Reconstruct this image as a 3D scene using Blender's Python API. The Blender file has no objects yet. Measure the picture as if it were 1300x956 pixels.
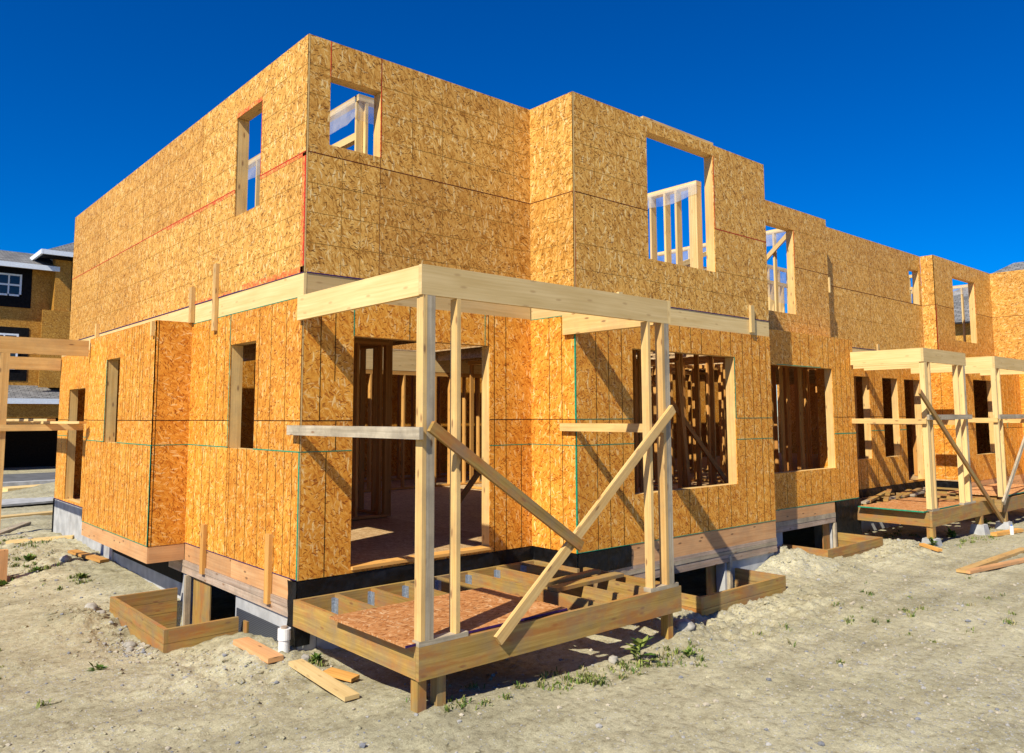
import bpy, math, random
from mathutils import Vector, Matrix, noise
R = math.radians
random.seed(7)
SC = bpy.context.scene
COL = SC.collection

# ---------------------------------------------------------------- camera
F, PITCH, ROLL, HEAD = 995.095, 0.0954538, -0.00334538, -0.7208114
CAMP = Vector((-3.4777, -7.0533, 1.5485))
fw = Vector((-math.sin(HEAD)*math.cos(PITCH), math.cos(HEAD)*math.cos(PITCH), math.sin(PITCH)))
rt = Vector((math.cos(HEAD), math.sin(HEAD), 0)); up = rt.cross(fw)
r2 = rt*math.cos(ROLL) + up*math.sin(ROLL); u2 = -rt*math.sin(ROLL) + up*math.cos(ROLL)
cam = bpy.data.cameras.new('camera'); co = bpy.data.objects.new('camera', cam); COL.objects.link(co)
M = Matrix.Identity(4)
for i in range(3):
    M[i][0], M[i][1], M[i][2], M[i][3] = r2[i], u2[i], -fw[i], CAMP[i]
co.matrix_world = M
cam.sensor_fit = 'HORIZONTAL'; cam.sensor_width = 36; cam.lens = F/1300*36
cam.shift_y = -45/1300; cam.clip_start = 0.1; cam.clip_end = 3000
SC.camera = co

# ---------------------------------------------------------------- sun and sky
SUNV = Vector((-2.8, -1.0, 2.85)).normalized()          # towards the sun
el = math.asin(SUNV.z); az = math.atan2(SUNV.x, SUNV.y)
W = bpy.data.worlds.new('World'); SC.world = W; W.use_nodes = True
nt = W.node_tree; nt.nodes.clear()
sky = nt.nodes.new('ShaderNodeTexSky'); sky.sky_type = 'NISHITA'; sky.sun_disc = False
sky.sun_elevation = el; sky.sun_rotation = az; sky.altitude = 1500
sky.air_density = 1.0; sky.dust_density = 0.1; sky.ozone_density = 6.0
hs = nt.nodes.new('ShaderNodeHueSaturation'); hs.inputs['Saturation'].default_value = 1.5; hs.inputs['Hue'].default_value = 0.515
bg = nt.nodes.new('ShaderNodeBackground'); bg.inputs['Strength'].default_value = 0.095
wo = nt.nodes.new('ShaderNodeOutputWorld')
nt.links.new(sky.outputs[0], hs.inputs['Color']); nt.links.new(hs.outputs[0], bg.inputs['Color']); nt.links.new(bg.outputs[0], wo.inputs[0])
sl = bpy.data.lights.new('sun', 'SUN'); so = bpy.data.objects.new('sun', sl); COL.objects.link(so)
sl.energy = 5.0; sl.angle = R(0.5); sl.color = (1.0, 0.93, 0.785)
so.rotation_euler = SUNV.to_track_quat('Z', 'Y').to_euler(); so.location = (-20, -8, 25)
vs = SC.view_settings; vs.view_transform = 'Standard'; vs.look = 'None'; vs.gamma = 1; vs.exposure = 0.42; vs.use_curve_mapping = False
SC.render.film_transparent = False

# ---------------------------------------------------------------- material helpers
def mat(name):
    m = bpy.data.materials.new(name); m.use_nodes = True
    n = m.node_tree; n.nodes.clear()
    out = n.nodes.new('ShaderNodeOutputMaterial'); b = n.nodes.new('ShaderNodeBsdfPrincipled')
    n.links.new(b.outputs[0], out.inputs[0]); b.inputs['Roughness'].default_value = .75
    b.inputs['Specular IOR Level'].default_value = .25
    return m, n, b
def N(n, t, **k):
    x = n.nodes.new(t)
    for a, v in k.items():
        if a in x.inputs.keys(): x.inputs[a].default_value = v
        else: setattr(x, a, v)
    return x
def L(n, a, b): n.links.new(a, b)
def math_(n, op, a, b=None, c=None, clamp=False):
    x = n.nodes.new('ShaderNodeMath'); x.operation = op; x.use_clamp = clamp
    for i, v in enumerate((a, b, c)):
        if v is None: continue
        if isinstance(v, (int, float)): x.inputs[i].default_value = v
        else: L(n, v, x.inputs[i])
    return x.outputs[0]
def ramp(n, fac, stops, interp='LINEAR'):
    r = n.nodes.new('ShaderNodeValToRGB'); r.color_ramp.interpolation = interp
    e = r.color_ramp.elements
    while len(e) < len(stops): e.new(0.5)
    for i, (p, c) in enumerate(stops):
        e[i].position = p; e[i].color = (*c, 1) if len(c) == 3 else c
    if fac is not None: L(n, fac, r.inputs[0])
    return r.outputs[0]
def mix(n, fac, a, b, t='MIX'):
    x = n.nodes.new('ShaderNodeMix'); x.data_type = 'RGBA'; x.blend_type = t
    for sock, v in ((x.inputs[0], fac), (x.inputs[6], a), (x.inputs[7], b)):
        if isinstance(v, (int, float)): sock.default_value = v
        elif isinstance(v, tuple): sock.default_value = (*v, 1)
        else: L(n, v, sock)
    return x.outputs[2]
def plain(name, c, rough=.7, spec=.25, metal=0, noise_amt=.12, scale=14):
    m, n, b = mat(name)
    tc = N(n, 'ShaderNodeTexCoord'); nz = N(n, 'ShaderNodeTexNoise', Scale=scale, Detail=6)
    L(n, tc.outputs['Object'], nz.inputs['Vector'])
    d = tuple(max(0, x*(1-noise_amt*2)) for x in c); h = tuple(min(1, x*(1+noise_amt)) for x in c)
    L(n, ramp(n, nz.outputs[0], [(.3, d), (.7, h)]), b.inputs['Base Color'])
    b.inputs['Roughness'].default_value = rough; b.inputs['Specular IOR Level'].default_value = spec; b.inputs['Metallic'].default_value = metal
    return m

def osb(name, stops, bump=.25, red=False):
    m, n, b = mat(name)
    tc = N(n, 'ShaderNodeTexCoord'); at = N(n, 'ShaderNodeAttribute', attribute_name='rnd')
    wn = N(n, 'ShaderNodeTexNoise', Scale=4.5, Detail=2.0)
    L(n, tc.outputs['UV'], wn.inputs['Vector'])
    wv = N(n, 'ShaderNodeVectorMath', operation='MULTIPLY_ADD'); L(n, wn.outputs['Color'], wv.inputs[0])
    wv.inputs[1].default_value = (.09, .09, 0); L(n, tc.outputs['UV'], wv.inputs[2])
    def layer(ang, ln, wd, off, warp=True):
        mp = N(n, 'ShaderNodeMapping'); mp.inputs['Location'].default_value = (off, off*.7, 0)
        mp.inputs['Rotation'].default_value = (0, 0, ang); L(n, wv.outputs[0] if warp else tc.outputs['UV'], mp.inputs['Vector'])
        sc = N(n, 'ShaderNodeVectorMath', operation='MULTIPLY'); L(n, mp.outputs[0], sc.inputs[0]); sc.inputs[1].default_value = (1/ln, 1/wd, 1)
        v = N(n, 'ShaderNodeTexVoronoi', voronoi_dimensions='2D', Scale=1.0, Randomness=1.0); L(n, sc.outputs[0], v.inputs['Vector'])
        s = N(n, 'ShaderNodeSeparateColor'); L(n, v.outputs['Color'], s.inputs[0])
        return s.outputs[0], s.outputs[1], v.outputs['Distance'], sc.outputs[0]
    v0, m0, d0, s0 = layer(.15, .075, .013, 0)
    cur = v0
    for ang, ln, wd, off, th in ((1.15, .09, .014, 11.3, .4), (-.75, .075, .012, 23.1, .45), (.6, .10, .016, 37.7, .55), (-1.9, .065, .012, 51.9, .6)):
        v, mm, dd, ss = layer(ang, ln, wd, off)
        x = N(n, 'ShaderNodeMix'); L(n, math_(n, 'GREATER_THAN', mm, th), x.inputs[0]); L(n, cur, x.inputs[2]); L(n, v, x.inputs[3]); cur = x.outputs[0]
    # fine fibre streaks and broad tone patches
    g = N(n, 'ShaderNodeTexNoise', Scale=60.0, Detail=4.0, Roughness=.7); L(n, wv.outputs[0], g.inputs['Vector'])
    g2 = N(n, 'ShaderNodeTexNoise', Scale=11.0, Detail=5.0, Roughness=.65); L(n, wv.outputs[0], g2.inputs['Vector'])
    f = math_(n, 'ADD', math_(n, 'MULTIPLY', cur, .36), math_(n, 'ADD', math_(n, 'MULTIPLY', g.outputs[0], .34), math_(n, 'MULTIPLY', g2.outputs[0], .52)))
    f = math_(n, 'MULTIPLY_ADD', math_(n, 'SUBTRACT', f, .61), 1.6, .5)
    col = ramp(n, f, stops)
    # sparse big pale strands and dark slivers
    for ang, ln, wd, off, th, c_, a_ in ((1.35, .10, .021, 131., .95, 'hi', .55), (.2, .08, .018, 177., .965, 'hi', .42), (-1.0, .09, .018, 205., .955, 'hi', .40), (1.7, .12, .024, 331., .975, 'hi', .7), (.5, .05, .014, 243., .93, 'lo', .85), (-.35, .06, .011, 281., .92, 'lo', .85)):
        v, mm, dd, ss = layer(ang, ln, wd, off)
        k = math_(n, 'MULTIPLY', math_(n, 'GREATER_THAN', mm, th), ramp(n, dd, [(.3, (a_,)*3), (.5, (0, 0, 0))]))
        tgt = stops[-1][1] if c_ == 'hi' else stops[0][1]
        col = mix(n, k, col, tuple(tgt))
    bn = N(n, 'ShaderNodeTexNoise', Scale=1.6, Detail=4.0); L(n, tc.outputs['UV'], bn.inputs['Vector'])
    col = mix(n, 1.0, col, ramp(n, bn.outputs[0], [(.3, (.9, .86, .82)), (.7, (1.06, 1.06, 1.06))]), 'MULTIPLY')
    pr = ramp(n, at.outputs['Fac'], [(0, (.80, .74, .66)), (.5, (1, 1, 1)), (1, (1.08, 1.12, 1.15))])
    col = mix(n, 1.0, col, pr, 'MULTIPLY')
    if red:
        rn = N(n, 'ShaderNodeTexNoise', Scale=22.0, Detail=6.0); L(n, tc.outputs['UV'], rn.inputs['Vector'])
        col = mix(n, ramp(n, rn.outputs[0], [(.36, (0, 0, 0)), (.66, (.85, .85, .85))]), col, (.75, .09, .035))
    L(n, col, b.inputs['Base Color'])
    bp = N(n, 'ShaderNodeBump', Strength=bump, Distance=.003); L(n, f, bp.inputs['Height']); L(n, bp.outputs[0], b.inputs['Normal'])
    b.inputs['Roughness'].default_value = .6; b.inputs['Specular IOR Level'].default_value = .25
    return m

def lumber(name, c0, c1, knot=(.22, .1, .04), bump=.15, dirt=0.0, blotch=None):
    m, n, b = mat(name)
    tc = N(n, 'ShaderNodeTexCoord'); at = N(n, 'ShaderNodeAttribute', attribute_name='rnd')
    w = N(n, 'ShaderNodeTexNoise', Scale=1.3, Detail=2.0); L(n, tc.outputs['UV'], w.inputs['Vector'])
    a = N(n, 'ShaderNodeVectorMath', operation='MULTIPLY_ADD'); L(n, w.outputs['Color'], a.inputs[0]); a.inputs[1].default_value = (0, .05, 0); L(n, tc.outputs['UV'], a.inputs[2])
    s = N(n, 'ShaderNodeVectorMath', operation='MULTIPLY'); L(n, a.outputs[0], s.inputs[0]); s.inputs[1].default_value = (.9, 42, 1)
    g = N(n, 'ShaderNodeTexNoise', Scale=1.0, Detail=5.0, Roughness=.62); L(n, s.outputs[0], g.inputs['Vector'])
    s3 = N(n, 'ShaderNodeVectorMath', operation='MULTIPLY'); L(n, a.outputs[0], s3.inputs[0]); s3.inputs[1].default_value = (1.6, 8, 1)
    g3 = N(n, 'ShaderNodeTexNoise', Scale=1.0, Detail=3.0); L(n, s3.outputs[0], g3.inputs['Vector'])
    f = math_(n, 'ADD', math_(n, 'MULTIPLY', g.outputs[0], .6), math_(n, 'MULTIPLY', g3.outputs[0], .4))
    col = ramp(n, f, [(.36, c0), (.62, c1)])
    s2 = N(n, 'ShaderNodeVectorMath', operation='MULTIPLY'); L(n, a.outputs[0], s2.inputs[0]); s2.inputs[1].default_value = (2.4, 7.5, 1)
    v = N(n, 'ShaderNodeTexVoronoi', voronoi_dimensions='2D', Scale=1.0); L(n, s2.outputs[0], v.inputs['Vector'])
    k = ramp(n, v.outputs['Distance'], [(.045, (1, 1, 1)), (.11, (0, 0, 0))])
    sv = N(n, 'ShaderNodeSeparateColor'); L(n, v.outputs['Color'], sv.inputs[0])
    k = math_(n, 'MULTIPLY', math_(n, 'MULTIPLY', k, math_(n, 'GREATER_THAN', sv.outputs[0], .45)), .8)
    col = mix(n, k, col, knot)
    pr = ramp(n, at.outputs['Fac'], [(0, (.78, .74, .7)), (.5, (1, 1, 1)), (1, (1.12, 1.1, 1.05))])
    col = mix(n, 1.0, col, pr, 'MULTIPLY')
    if blotch:
        bl = N(n, 'ShaderNodeTexNoise', Scale=1.0, Detail=5.0, Roughness=.6); L(n, s3.outputs[0], bl.inputs['Vector'])
        s3.inputs[1].default_value = (1.6, 8, 1)
        col = mix(n, ramp(n, bl.outputs[0], [(.45, (0, 0, 0)), (.62, (.8, .8, .8))]), col, blotch)
    if dirt:
        dn = N(n, 'ShaderNodeTexNoise', Scale=3.5, Detail=6.0, Roughness=.7); L(n, tc.outputs['Object'], dn.inputs['Vector'])
        col = mix(n, ramp(n, dn.outputs[0], [(.42, (0, 0, 0)), (.68, (dirt, dirt, dirt))]), col, (.19, .16, .12))
    L(n, col, b.inputs['Base Color'])
    bp = N(n, 'ShaderNodeBump', Strength=bump, Distance=.003); L(n, g.outputs[0], bp.inputs['Height']); L(n, bp.outputs[0], b.inputs['Normal'])
    b.inputs['Roughness'].default_value = .65
    return m

OT = osb('osb_tan', [(.0, (.13, .045, .005)), (.22, (.39, .17, .022)), (.48, (.63, .32, .062)), (.75, (.74, .43, .105)), (1, (.92, .71, .34))])
OO = osb('osb_orange', [(.0, (.24, .055, .004)), (.22, (.52, .18, .016)), (.48, (.70, .295, .032)), (.75, (.80, .39, .06)), (1, (.93, .68, .30))])
OTR = osb('osb_tan_red_overspray', [(.0, (.13, .045, .005)), (.22, (.39, .17, .022)), (.48, (.63, .32, .062)), (.75, (.74, .43, .105)), (1, (.92, .71, .34))], red=True)
OF = osb('osb_floor', [(.0, (.25, .14, .06)), (.3, (.48, .31, .15)), (.7, (.62, .45, .25)), (1, (.8, .65, .42))])
OD = osb('osb_deck_sheet', [(.0, (.16, .05, .015)), (.2, (.42, .17, .05)), (.6, (.58, .28, .11)), (.9, (.7, .42, .2)), (1, (.85, .65, .4))])
LF = lumber('lumber_fresh', (.58, .34, .11), (.76, .52, .21), dirt=.28)
LP = lumber('lumber_pale', (.60, .42, .17), (.75, .56, .27), knot=(.5, .33, .14))
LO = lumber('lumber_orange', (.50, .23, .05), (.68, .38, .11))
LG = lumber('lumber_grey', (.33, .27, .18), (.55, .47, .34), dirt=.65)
LT = lumber('lumber_treated', (.27, .16, .035), (.50, .33, .095), dirt=.55, blotch=(.36, .13, .03))
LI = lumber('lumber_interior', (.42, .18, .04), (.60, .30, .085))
LPK = lumber('plywood_trim', (.54, .26, .10), (.70, .40, .18), knot=(.12, .06, .03), dirt=.25)
LS = lumber('lumber_sill', (.33, .22, .15), (.56, .44, .34), dirt=.55)
SEAM = plain('seam_dark', (.035, .015, .01), .9, 0, noise_amt=0)
INK = plain('ink_line', (.035, .025, .01), .9, 0, noise_amt=.1)
INT = plain('faint_ink_line', (.40, .215, .05), .9, 0, noise_amt=.3, scale=9)
GRN = plain('panel_edge_green', (.01, .30, .17), .6, noise_amt=.2, scale=40)
RED = plain('panel_edge_red', (.60, .035, .015), .6, noise_amt=.25, scale=40)
PUR = plain('panel_edge_purple', (.045, .012, .10), .6, noise_amt=.2, scale=30)
CON = plain('concrete', (.43, .43, .42), .9, .1, noise_amt=.14, scale=5)
BLK = plain('roof_felt', (.008, .008, .009), .7, .1, noise_amt=.3, scale=9)
MEM = plain('building_paper', (.008, .008, .009), .45, .2, noise_amt=.35, scale=12)
PVC = plain('white_plastic', (.8, .8, .78), .35, .5, noise_amt=.04)
ZNC = plain('galvanised', (.42, .48, .56), .4, .5, metal=.6, noise_amt=.2, scale=60)
WHT = plain('white_trim', (.72, .78, .85), .5, noise_amt=.05)
BLU = plain('blue_trim', (.03, .16, .5), .5, noise_amt=.05)
GLS = plain('window_glass', (.02, .025, .03), .06, .6, noise_amt=.2, scale=1)
ROCK = plain('rock', (.40, .37, .31), .9, .1, noise_amt=.25, scale=9)
DARKW = plain('interior_shade', (.02, .015, .012), .9, 0, noise_amt=.2)  # near-black colour that stands in for shade indoors
ASPH = plain('asphalt', (.13, .135, .14), .85, .2, noise_amt=.15, scale=3)
def bumped(m, scale, strength, dist=.01):
    n = m.node_tree; b = [x for x in n.nodes if x.type == 'BSDF_PRINCIPLED'][0]
    tc = N(n, 'ShaderNodeTexCoord'); nz = N(n, 'ShaderNodeTexNoise', Scale=scale, Detail=6); L(n, tc.outputs['Object'], nz.inputs['Vector'])
    bp = N(n, 'ShaderNodeBump', Strength=strength, Distance=dist); L(n, nz.outputs[0], bp.inputs['Height']); L(n, bp.outputs[0], b.inputs['Normal'])
bumped(MEM, 7, .9, .03); bumped(CON, 30, .3, .004); bumped(ROCK, 20, .6)
# dimpled drainage sheet
DIM, n_, b_ = mat('dimple_sheet'); b_.inputs['Base Color'].default_value = (.03, .035, .045, 1); b_.inputs['Roughness'].default_value = .4
tc_ = N(n_, 'ShaderNodeTexCoord'); v_ = N(n_, 'ShaderNodeTexVoronoi', Scale=55, Randomness=0.0); L(n_, tc_.outputs['Object'], v_.inputs['Vector'])
L(n_, ramp(n_, v_.outputs['Distance'], [(.25, (.12, .14, .17)), (.45, (.015, .016, .02))]), b_.inputs['Base Color'])
# translucent plastic film
FLM, n_, b_ = mat('plastic_film'); b_.inputs['Base Color'].default_value = (.85, .88, .9, 1); b_.inputs['Roughness'].default_value = .3
n_.nodes.clear(); out_ = N(n_, 'ShaderNodeOutputMaterial'); tr_ = N(n_, 'ShaderNodeBsdfTransparent'); df_ = N(n_, 'ShaderNodeBsdfPrincipled')
df_.inputs['Base Color'].default_value = (.8, .84, .88, 1); df_.inputs['Roughness'].default_value = .35
tl_ = N(n_, 'ShaderNodeBsdfTranslucent'); tl_.inputs[0].default_value = (.8, .84, .9, 1)
ms_ = N(n_, 'ShaderNodeMixShader'); ms_.inputs[0].default_value = .5; ms2_ = N(n_, 'ShaderNodeMixShader')
L(n_, df_.outputs[0], ms_.inputs[1]); L(n_, tl_.outputs[0], ms_.inputs[2])
tc_ = N(n_, 'ShaderNodeTexCoord'); nz_ = N(n_, 'ShaderNodeTexNoise', Scale=3.0, Detail=4); L(n_, tc_.outputs['Object'], nz_.inputs['Vector'])
rr_ = ramp(n_, nz_.outputs[0], [(.35, (.15, .15, .15)), (.65, (.6, .6, .6))]); L(n_, rr_, ms2_.inputs[0])
L(n_, tr_.outputs[0], ms2_.inputs[1]); L(n_, ms_.outputs[0], ms2_.inputs[2]); L(n_, ms2_.outputs[0], out_.inputs[0])
# shingles
SHG, n_, b_ = mat('roof_shingles'); tc_ = N(n_, 'ShaderNodeTexCoord')
br_ = N(n_, 'ShaderNodeTexBrick', Scale=1.0); br_.inputs['Brick Width'].default_value = .3; br_.inputs['Row Height'].default_value = .14
br_.inputs['Color1'].default_value = (.15, .15, .15, 1); br_.inputs['Color2'].default_value = (.24, .235, .23, 1); br_.inputs['Mortar'].default_value = (.05, .05, .05, 1); br_.inputs['Mortar Size'].default_value = .012
L(n_, tc_.outputs['UV'], br_.inputs['Vector']); nz_ = N(n_, 'ShaderNodeTexNoise', Scale=3, Detail=5); L(n_, tc_.outputs['Object'], nz_.inputs['Vector'])
L(n_, mix(n_, 1.0, br_.outputs[0], ramp(n_, nz_.outputs[0], [(.3, (.7, .7, .7)), (.7, (1.2, 1.2, 1.2))]), 'MULTIPLY'), b_.inputs['Base Color']); b_.inputs['Roughness'].default_value = .9

# ---------------------------------------------------------------- mesh builder
class MB:
    def __init__(s): s.v, s.f, s.m, s.uv, s.r = [], [], [], [], []
    def quad(s, pts, mi=0, uv=None, rnd=.5):
        i = len(s.v); s.v += [tuple(p) for p in pts]; s.f.append(tuple(range(i, i+len(pts)))); s.m.append(mi); s.r.append(rnd)
        s.uv.append(uv or [(0, 0)]*len(pts))
    def obox(s, o, A, B, C, mi=0, mode='wood', rnd=None, off=None):
        o, A, B, C = Vector(o), Vector(A), Vector(B), Vector(C)
        if A.cross(B).dot(C) < 0: B, C = C, B
        ls = [A.length, B.length, C.length]; ax = [A, B, C]; lo = ls.index(max(ls))
        rnd = random.random() if rnd is None else rnd
        off = off or (random.uniform(0, 40), random.uniform(0, 40))
        faces = [((0, 1, 0), 2, 0), ((1, 2, 0), 0, 0)]
        for (a, b, c) in ((0, 1, 2), (1, 2, 0), (2, 0, 1)):
            for side in (0, 1):
                base = o + (ax[c] if side else Vector((0, 0, 0)))
                P = [base, base+ax[a], base+ax[a]+ax[b], base+ax[b]]
                T = [(0, 0), (ls[a], 0), (ls[a], ls[b]), (0, ls[b])]
                if mode == 'wood':
                    if b == lo: T = [(q, p) for p, q in T]
                    T = [(p+off[0], q+off[1]+c*1.7+side*.9) for p, q in T]
                else:
                    T = [(p+off[0]+c*3.3, q+off[1]) for p, q in T]
                if not side: P = [P[0], P[3], P[2], P[1]]; T = [T[0], T[3], T[2], T[1]]
                s.quad(P, mi, T, rnd)
        return s
    def box(s, x0, x1, y0, y1, z0, z1, mi=0, mode='wood', rnd=None, off=None):
        return s.obox((x0, y0, z0), (x1-x0, 0, 0), (0, y1-y0, 0), (0, 0, z1-z0), mi, mode, rnd, off)
    def beam(s, p0, p1, w, t, side=(0, 1, 0), mi=0, rnd=None):
        """board from p0 to p1 (centre line); t = size along `side`, w = the other"""
        p0, p1 = Vector(p0), Vector(p1); d = p1-p0; sd = Vector(side); sd = (sd - d.normalized()*sd.dot(d.normalized())).normalized()
        up_ = d.normalized().cross(sd)
        return s.obox(p0 - sd*t/2 - up_*w/2, d, sd*t, up_*w, mi, 'wood', rnd)
    def build(s, name, mats, parent=None, bevel=0):
        me = bpy.data.meshes.new(name); me.from_pydata(s.v, [], s.f); 
        for m in (mats if isinstance(mats, (list, tuple)) else [mats]): me.materials.append(m)
        me.polygons.foreach_set('material_index', s.m)
        u = me.uv_layers.new(name='UVMap'); k = 0
        flat = [c for f in s.uv for p in f for c in p]; u.data.foreach_set('uv', flat)
        a = me.attributes.new('rnd', 'FLOAT', 'FACE'); a.data.foreach_set('value', s.r)
        me.update()
        o = bpy.data.objects.new(name, me); COL.objects.link(o)
        if parent: o.parent = parent
        return o
def tag(o, label=None, cat=None, group=None, kind=None):
    if label: o['label'] = label
    if cat: o['category'] = cat
    if group: o['group'] = group
    if kind: o['kind'] = kind
    return o
def empty(name, loc, label, cat, group=None):
    o = bpy.data.objects.new(name, None); COL.objects.link(o); o.location = loc; o.empty_display_size = .3
    tag(o, label, cat, group); return o
def reparent(root):
    """children were built in world space: keep them there"""
    mi = Matrix.Translation(root.location).inverted()
    for c in root.children: c.matrix_parent_inverse = mi
def single(name, mb, mats, label, cat, group=None):
    o = mb.build(name, mats)
    me = o.data; lo = Vector((min(v.co.x for v in me.vertices), min(v.co.y for v in me.vertices), min(v.co.z for v in me.vertices)))
    hi = Vector((max(v.co.x for v in me.vertices), max(v.co.y for v in me.vertices), 0))
    c = Vector(((lo.x+hi.x)/2, (lo.y+hi.y)/2, lo.z)); me.transform(Matrix.Translation(-c)); o.location = c
    return tag(o, label, cat, group)

ZJ0, ZJ1, ZRB, ZR, ZS, ZT = 1.21, 1.51, 2.731, 2.967, 4.19, 5.407
TH = .012
SMR = plain('seam_dark_red', (.11, .018, .015), .9, 0, noise_amt=.3, scale=6)
WM = {'T': [OT, SMR, INT, GRN, RED, PUR, OTR, LF], 'O': [OO, SEAM, INK, GRN, RED, PUR, OTR, LF]}

def wall(parent, axis, c, a0, a1, z0, z1, holes=(), vs=(), hs=(), ink=(), lines=(), kind='O', inn=1, rot=False, th=TH, label=None):
    """OSB sheathing face. axis 'x': plane x=c, a = y; axis 'y': plane y=c, a = x. inn = direction towards the inside."""
    mb = MB(); eps = .0012
    A = sorted({a0, a1, *[h[0] for h in holes], *[h[1] for h in holes], *vs}); A = [a for a in A if a0 <= a <= a1]
    Z = sorted({z0, z1, *[h[2] for h in holes], *[h[3] for h in holes], *hs}); Z = [z for z in Z if z0 <= z <= z1]
    offs = {}
    def pid(a, z): return (sum(a > v for v in vs), sum(z > v for v in hs))
    def put(p0, p1, q0, q1, z0_, z1_, mi, off, rnd):
        if axis == 'x': o = (p0, q0, z0_); X = (p1-p0, 0, 0); Y = (0, q1-q0, 0)
        else: o = (q0, p0, z0_); X = (q1-q0, 0, 0); Y = (0, p1-p0, 0)
        o, X, Y, Zv = Vector(o), Vector(X), Vector(Y), Vector((0, 0, z1_-z0_))
        # metric UVs on the big faces
        ax = [X, Y, Zv]; cr = [Vector((0, 0, 0)), X, X+Y, Y, Zv, X+Zv, X+Y+Zv, Y+Zv]
        P = [o+k for k in cr]
        for f in ((3, 2, 1, 0), (4, 5, 6, 7), (0, 1, 5, 4), (1, 2, 6, 5), (2, 3, 7, 6), (3, 0, 4, 7)):
            pts = [P[i] for i in f]; nrm = (pts[1]-pts[0]).cross(pts[2]-pts[1])
            uv = []
            for p in pts:
                aa = p.y if axis == 'x' else p.x; cc = p.x if axis == 'x' else p.y
                big = abs(nrm.x if axis == 'x' else nrm.y) > 1e-9
                t = (aa, p.z) if big else (cc+aa, p.z+cc)
                if rot: t = (t[1], t[0])
                uv.append((t[0]+off[0], t[1]+off[1]))
            s = mb; s.quad(pts, mi, uv, rnd)
    for i in range(len(A)-1):
        for j in range(len(Z)-1):
            am, zm = (A[i]+A[i+1])/2, (Z[j]+Z[j+1])/2
            if any(h[0] < am < h[1] and h[2] < zm < h[3] for h in holes): continue
            k = pid(am, zm)
            if k not in offs: offs[k] = ((random.uniform(0, 50), random.uniform(0, 50)), random.uniform(.2, .8))
            c0, c1 = sorted((c, c+inn*th)); put(c0, c1, A[i], A[i+1], Z[j], Z[j+1], 0, *offs[k])
    def strip(s0, t0, s1, t1, mi, w, d=.0015):
        # thin strip on the outer face; clipped against holes by sampling
        n = max(1, int(max(abs(s1-s0), abs(t1-t0))/.02)); run = []
        def flush(run):
            if len(run) < 1: return
            p, q = run[0], run[-1]
            cc0, cc1 = sorted((c-inn*d, c+inn*.001))
            if abs(s1-s0) >= abs(t1-t0): put(cc0, cc1, p[0], q[2], t0-w/2, t0+w/2, mi, (0, 0), .5)
            else: put(cc0, cc1, s0-w/2, s0+w/2, p[1], q[3], mi, (0, 0), .5)
        for i in range(n):
            f0, f1 = i/n, (i+1)/n; seg = (s0+(s1-s0)*f0, t0+(t1-t0)*f0, s0+(s1-s0)*f1, t0+(t1-t0)*f1)
            am, zm = (seg[0]+seg[2])/2, (seg[1]+seg[3])/2
            if any(h[0] <= am <= h[1] and h[2] <= zm <= h[3] for h in holes) or not (a0-.001 <= am <= a1+.001): flush(run); run = []
            else: run.append(seg)
        flush(run)
    for v in vs: strip(v, z0, v, z1, 1, .005, .0012)
    for h in hs: strip(a0, h, a1, h, 1, .009, .0014)
    for (s0, t0, s1, t1) in ink: strip(s0, t0, s1, t1, 2, .0085 if kind == 'O' else .006, .001)
    for (s0, t0, s1, t1, mi, w) in lines: strip(s0, t0, s1, t1, mi, w, .0022)
    o = mb.build('sheathing_wall', WM[kind], parent)
    if label: o['label'] = label
    return o

def frame(parent, axis, c, a0, a1, z0, z1, depth=.14, inn=1, name='window_frame', sill=True, mats=None, jt=.038, ins=.012, hz=.038):
    """rough-opening lumber behind the sheathing: flush with the opening's edge"""
    mb = MB(); c0, c1 = sorted((c+inn*ins, c+inn*(ins+depth)))
    def bx(p0, p1, q0, q1, s0, s1, rnd=None):
        if axis == 'x': mb.box(p0, p1, q0, q1, s0, s1, 0, rnd=rnd)
        else: mb.box(q0, q1, p0, p1, s0, s1, 0, rnd=rnd)
    e = .004
    bx(c0+.001, c1, a0-jt-e, a0+0.0-e, z0-.05, z1+.0, .6); bx(c0+.001, c1, a1+e, a1+jt+e, z0-.05, z1, .7)
    bx(c0+.001, c1, a0-jt-e, a1+jt+e, z1+e, z1+.2, .4)
    if sill: bx(c0-.0, c1, a0-.002, a1+.002, z0-hz-.002, z0-.002, .8)
    return mb.build(name, [mats or LF], parent)

def studwall(parent, axis, c, a0, a1, z0, z1, sp=.406, depth=.09, m=LO, studs=None, holes=(), sub=True, dp=None, name='stud_wall', double=True):
    mb = MB(); T = .038
    def bx(mb, q0, q1, s0, s1):
        if axis == 'x': mb.box(c, c+depth, q0, q1, s0, s1)
        else: mb.box(q0, q1, c, c+depth, s0, s1)
    bx(mb, a0, a1, z0, z0+T); bx(mb, a0, a1, z1-T, z1)
    if double: bx(mb, a0, a1, z1-2*T-.001, z1-T-.001)
    top = z1-2*T-.002
    o = None
    xs = studs
    if xs is None:
        xs = []; a = a0
        while a < a1-T: xs.append(a); a += sp
        xs.append(a1-T)
    if sub:
        for x in (xs[0], xs[-1]): (mb.box(c+.002, c+depth-.002, x+.002, x+T-.001, z0+.01, z1-.01) if axis == 'x' else mb.box(x+.002, x+T-.001, c+.002, c+depth-.002, z0+.01, z1-.01))
        o = mb.build(name, [m], parent)
        for x in xs[1:-1]:
            k = MB(); bx(k, x, x+T, z0+T+.001, top); k.build('stud', [m], o)
    else:
        for x in xs: bx(mb, x, x+T, z0+T+.001, top)
        o = mb.build(name, [m], parent)
    return o

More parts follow.
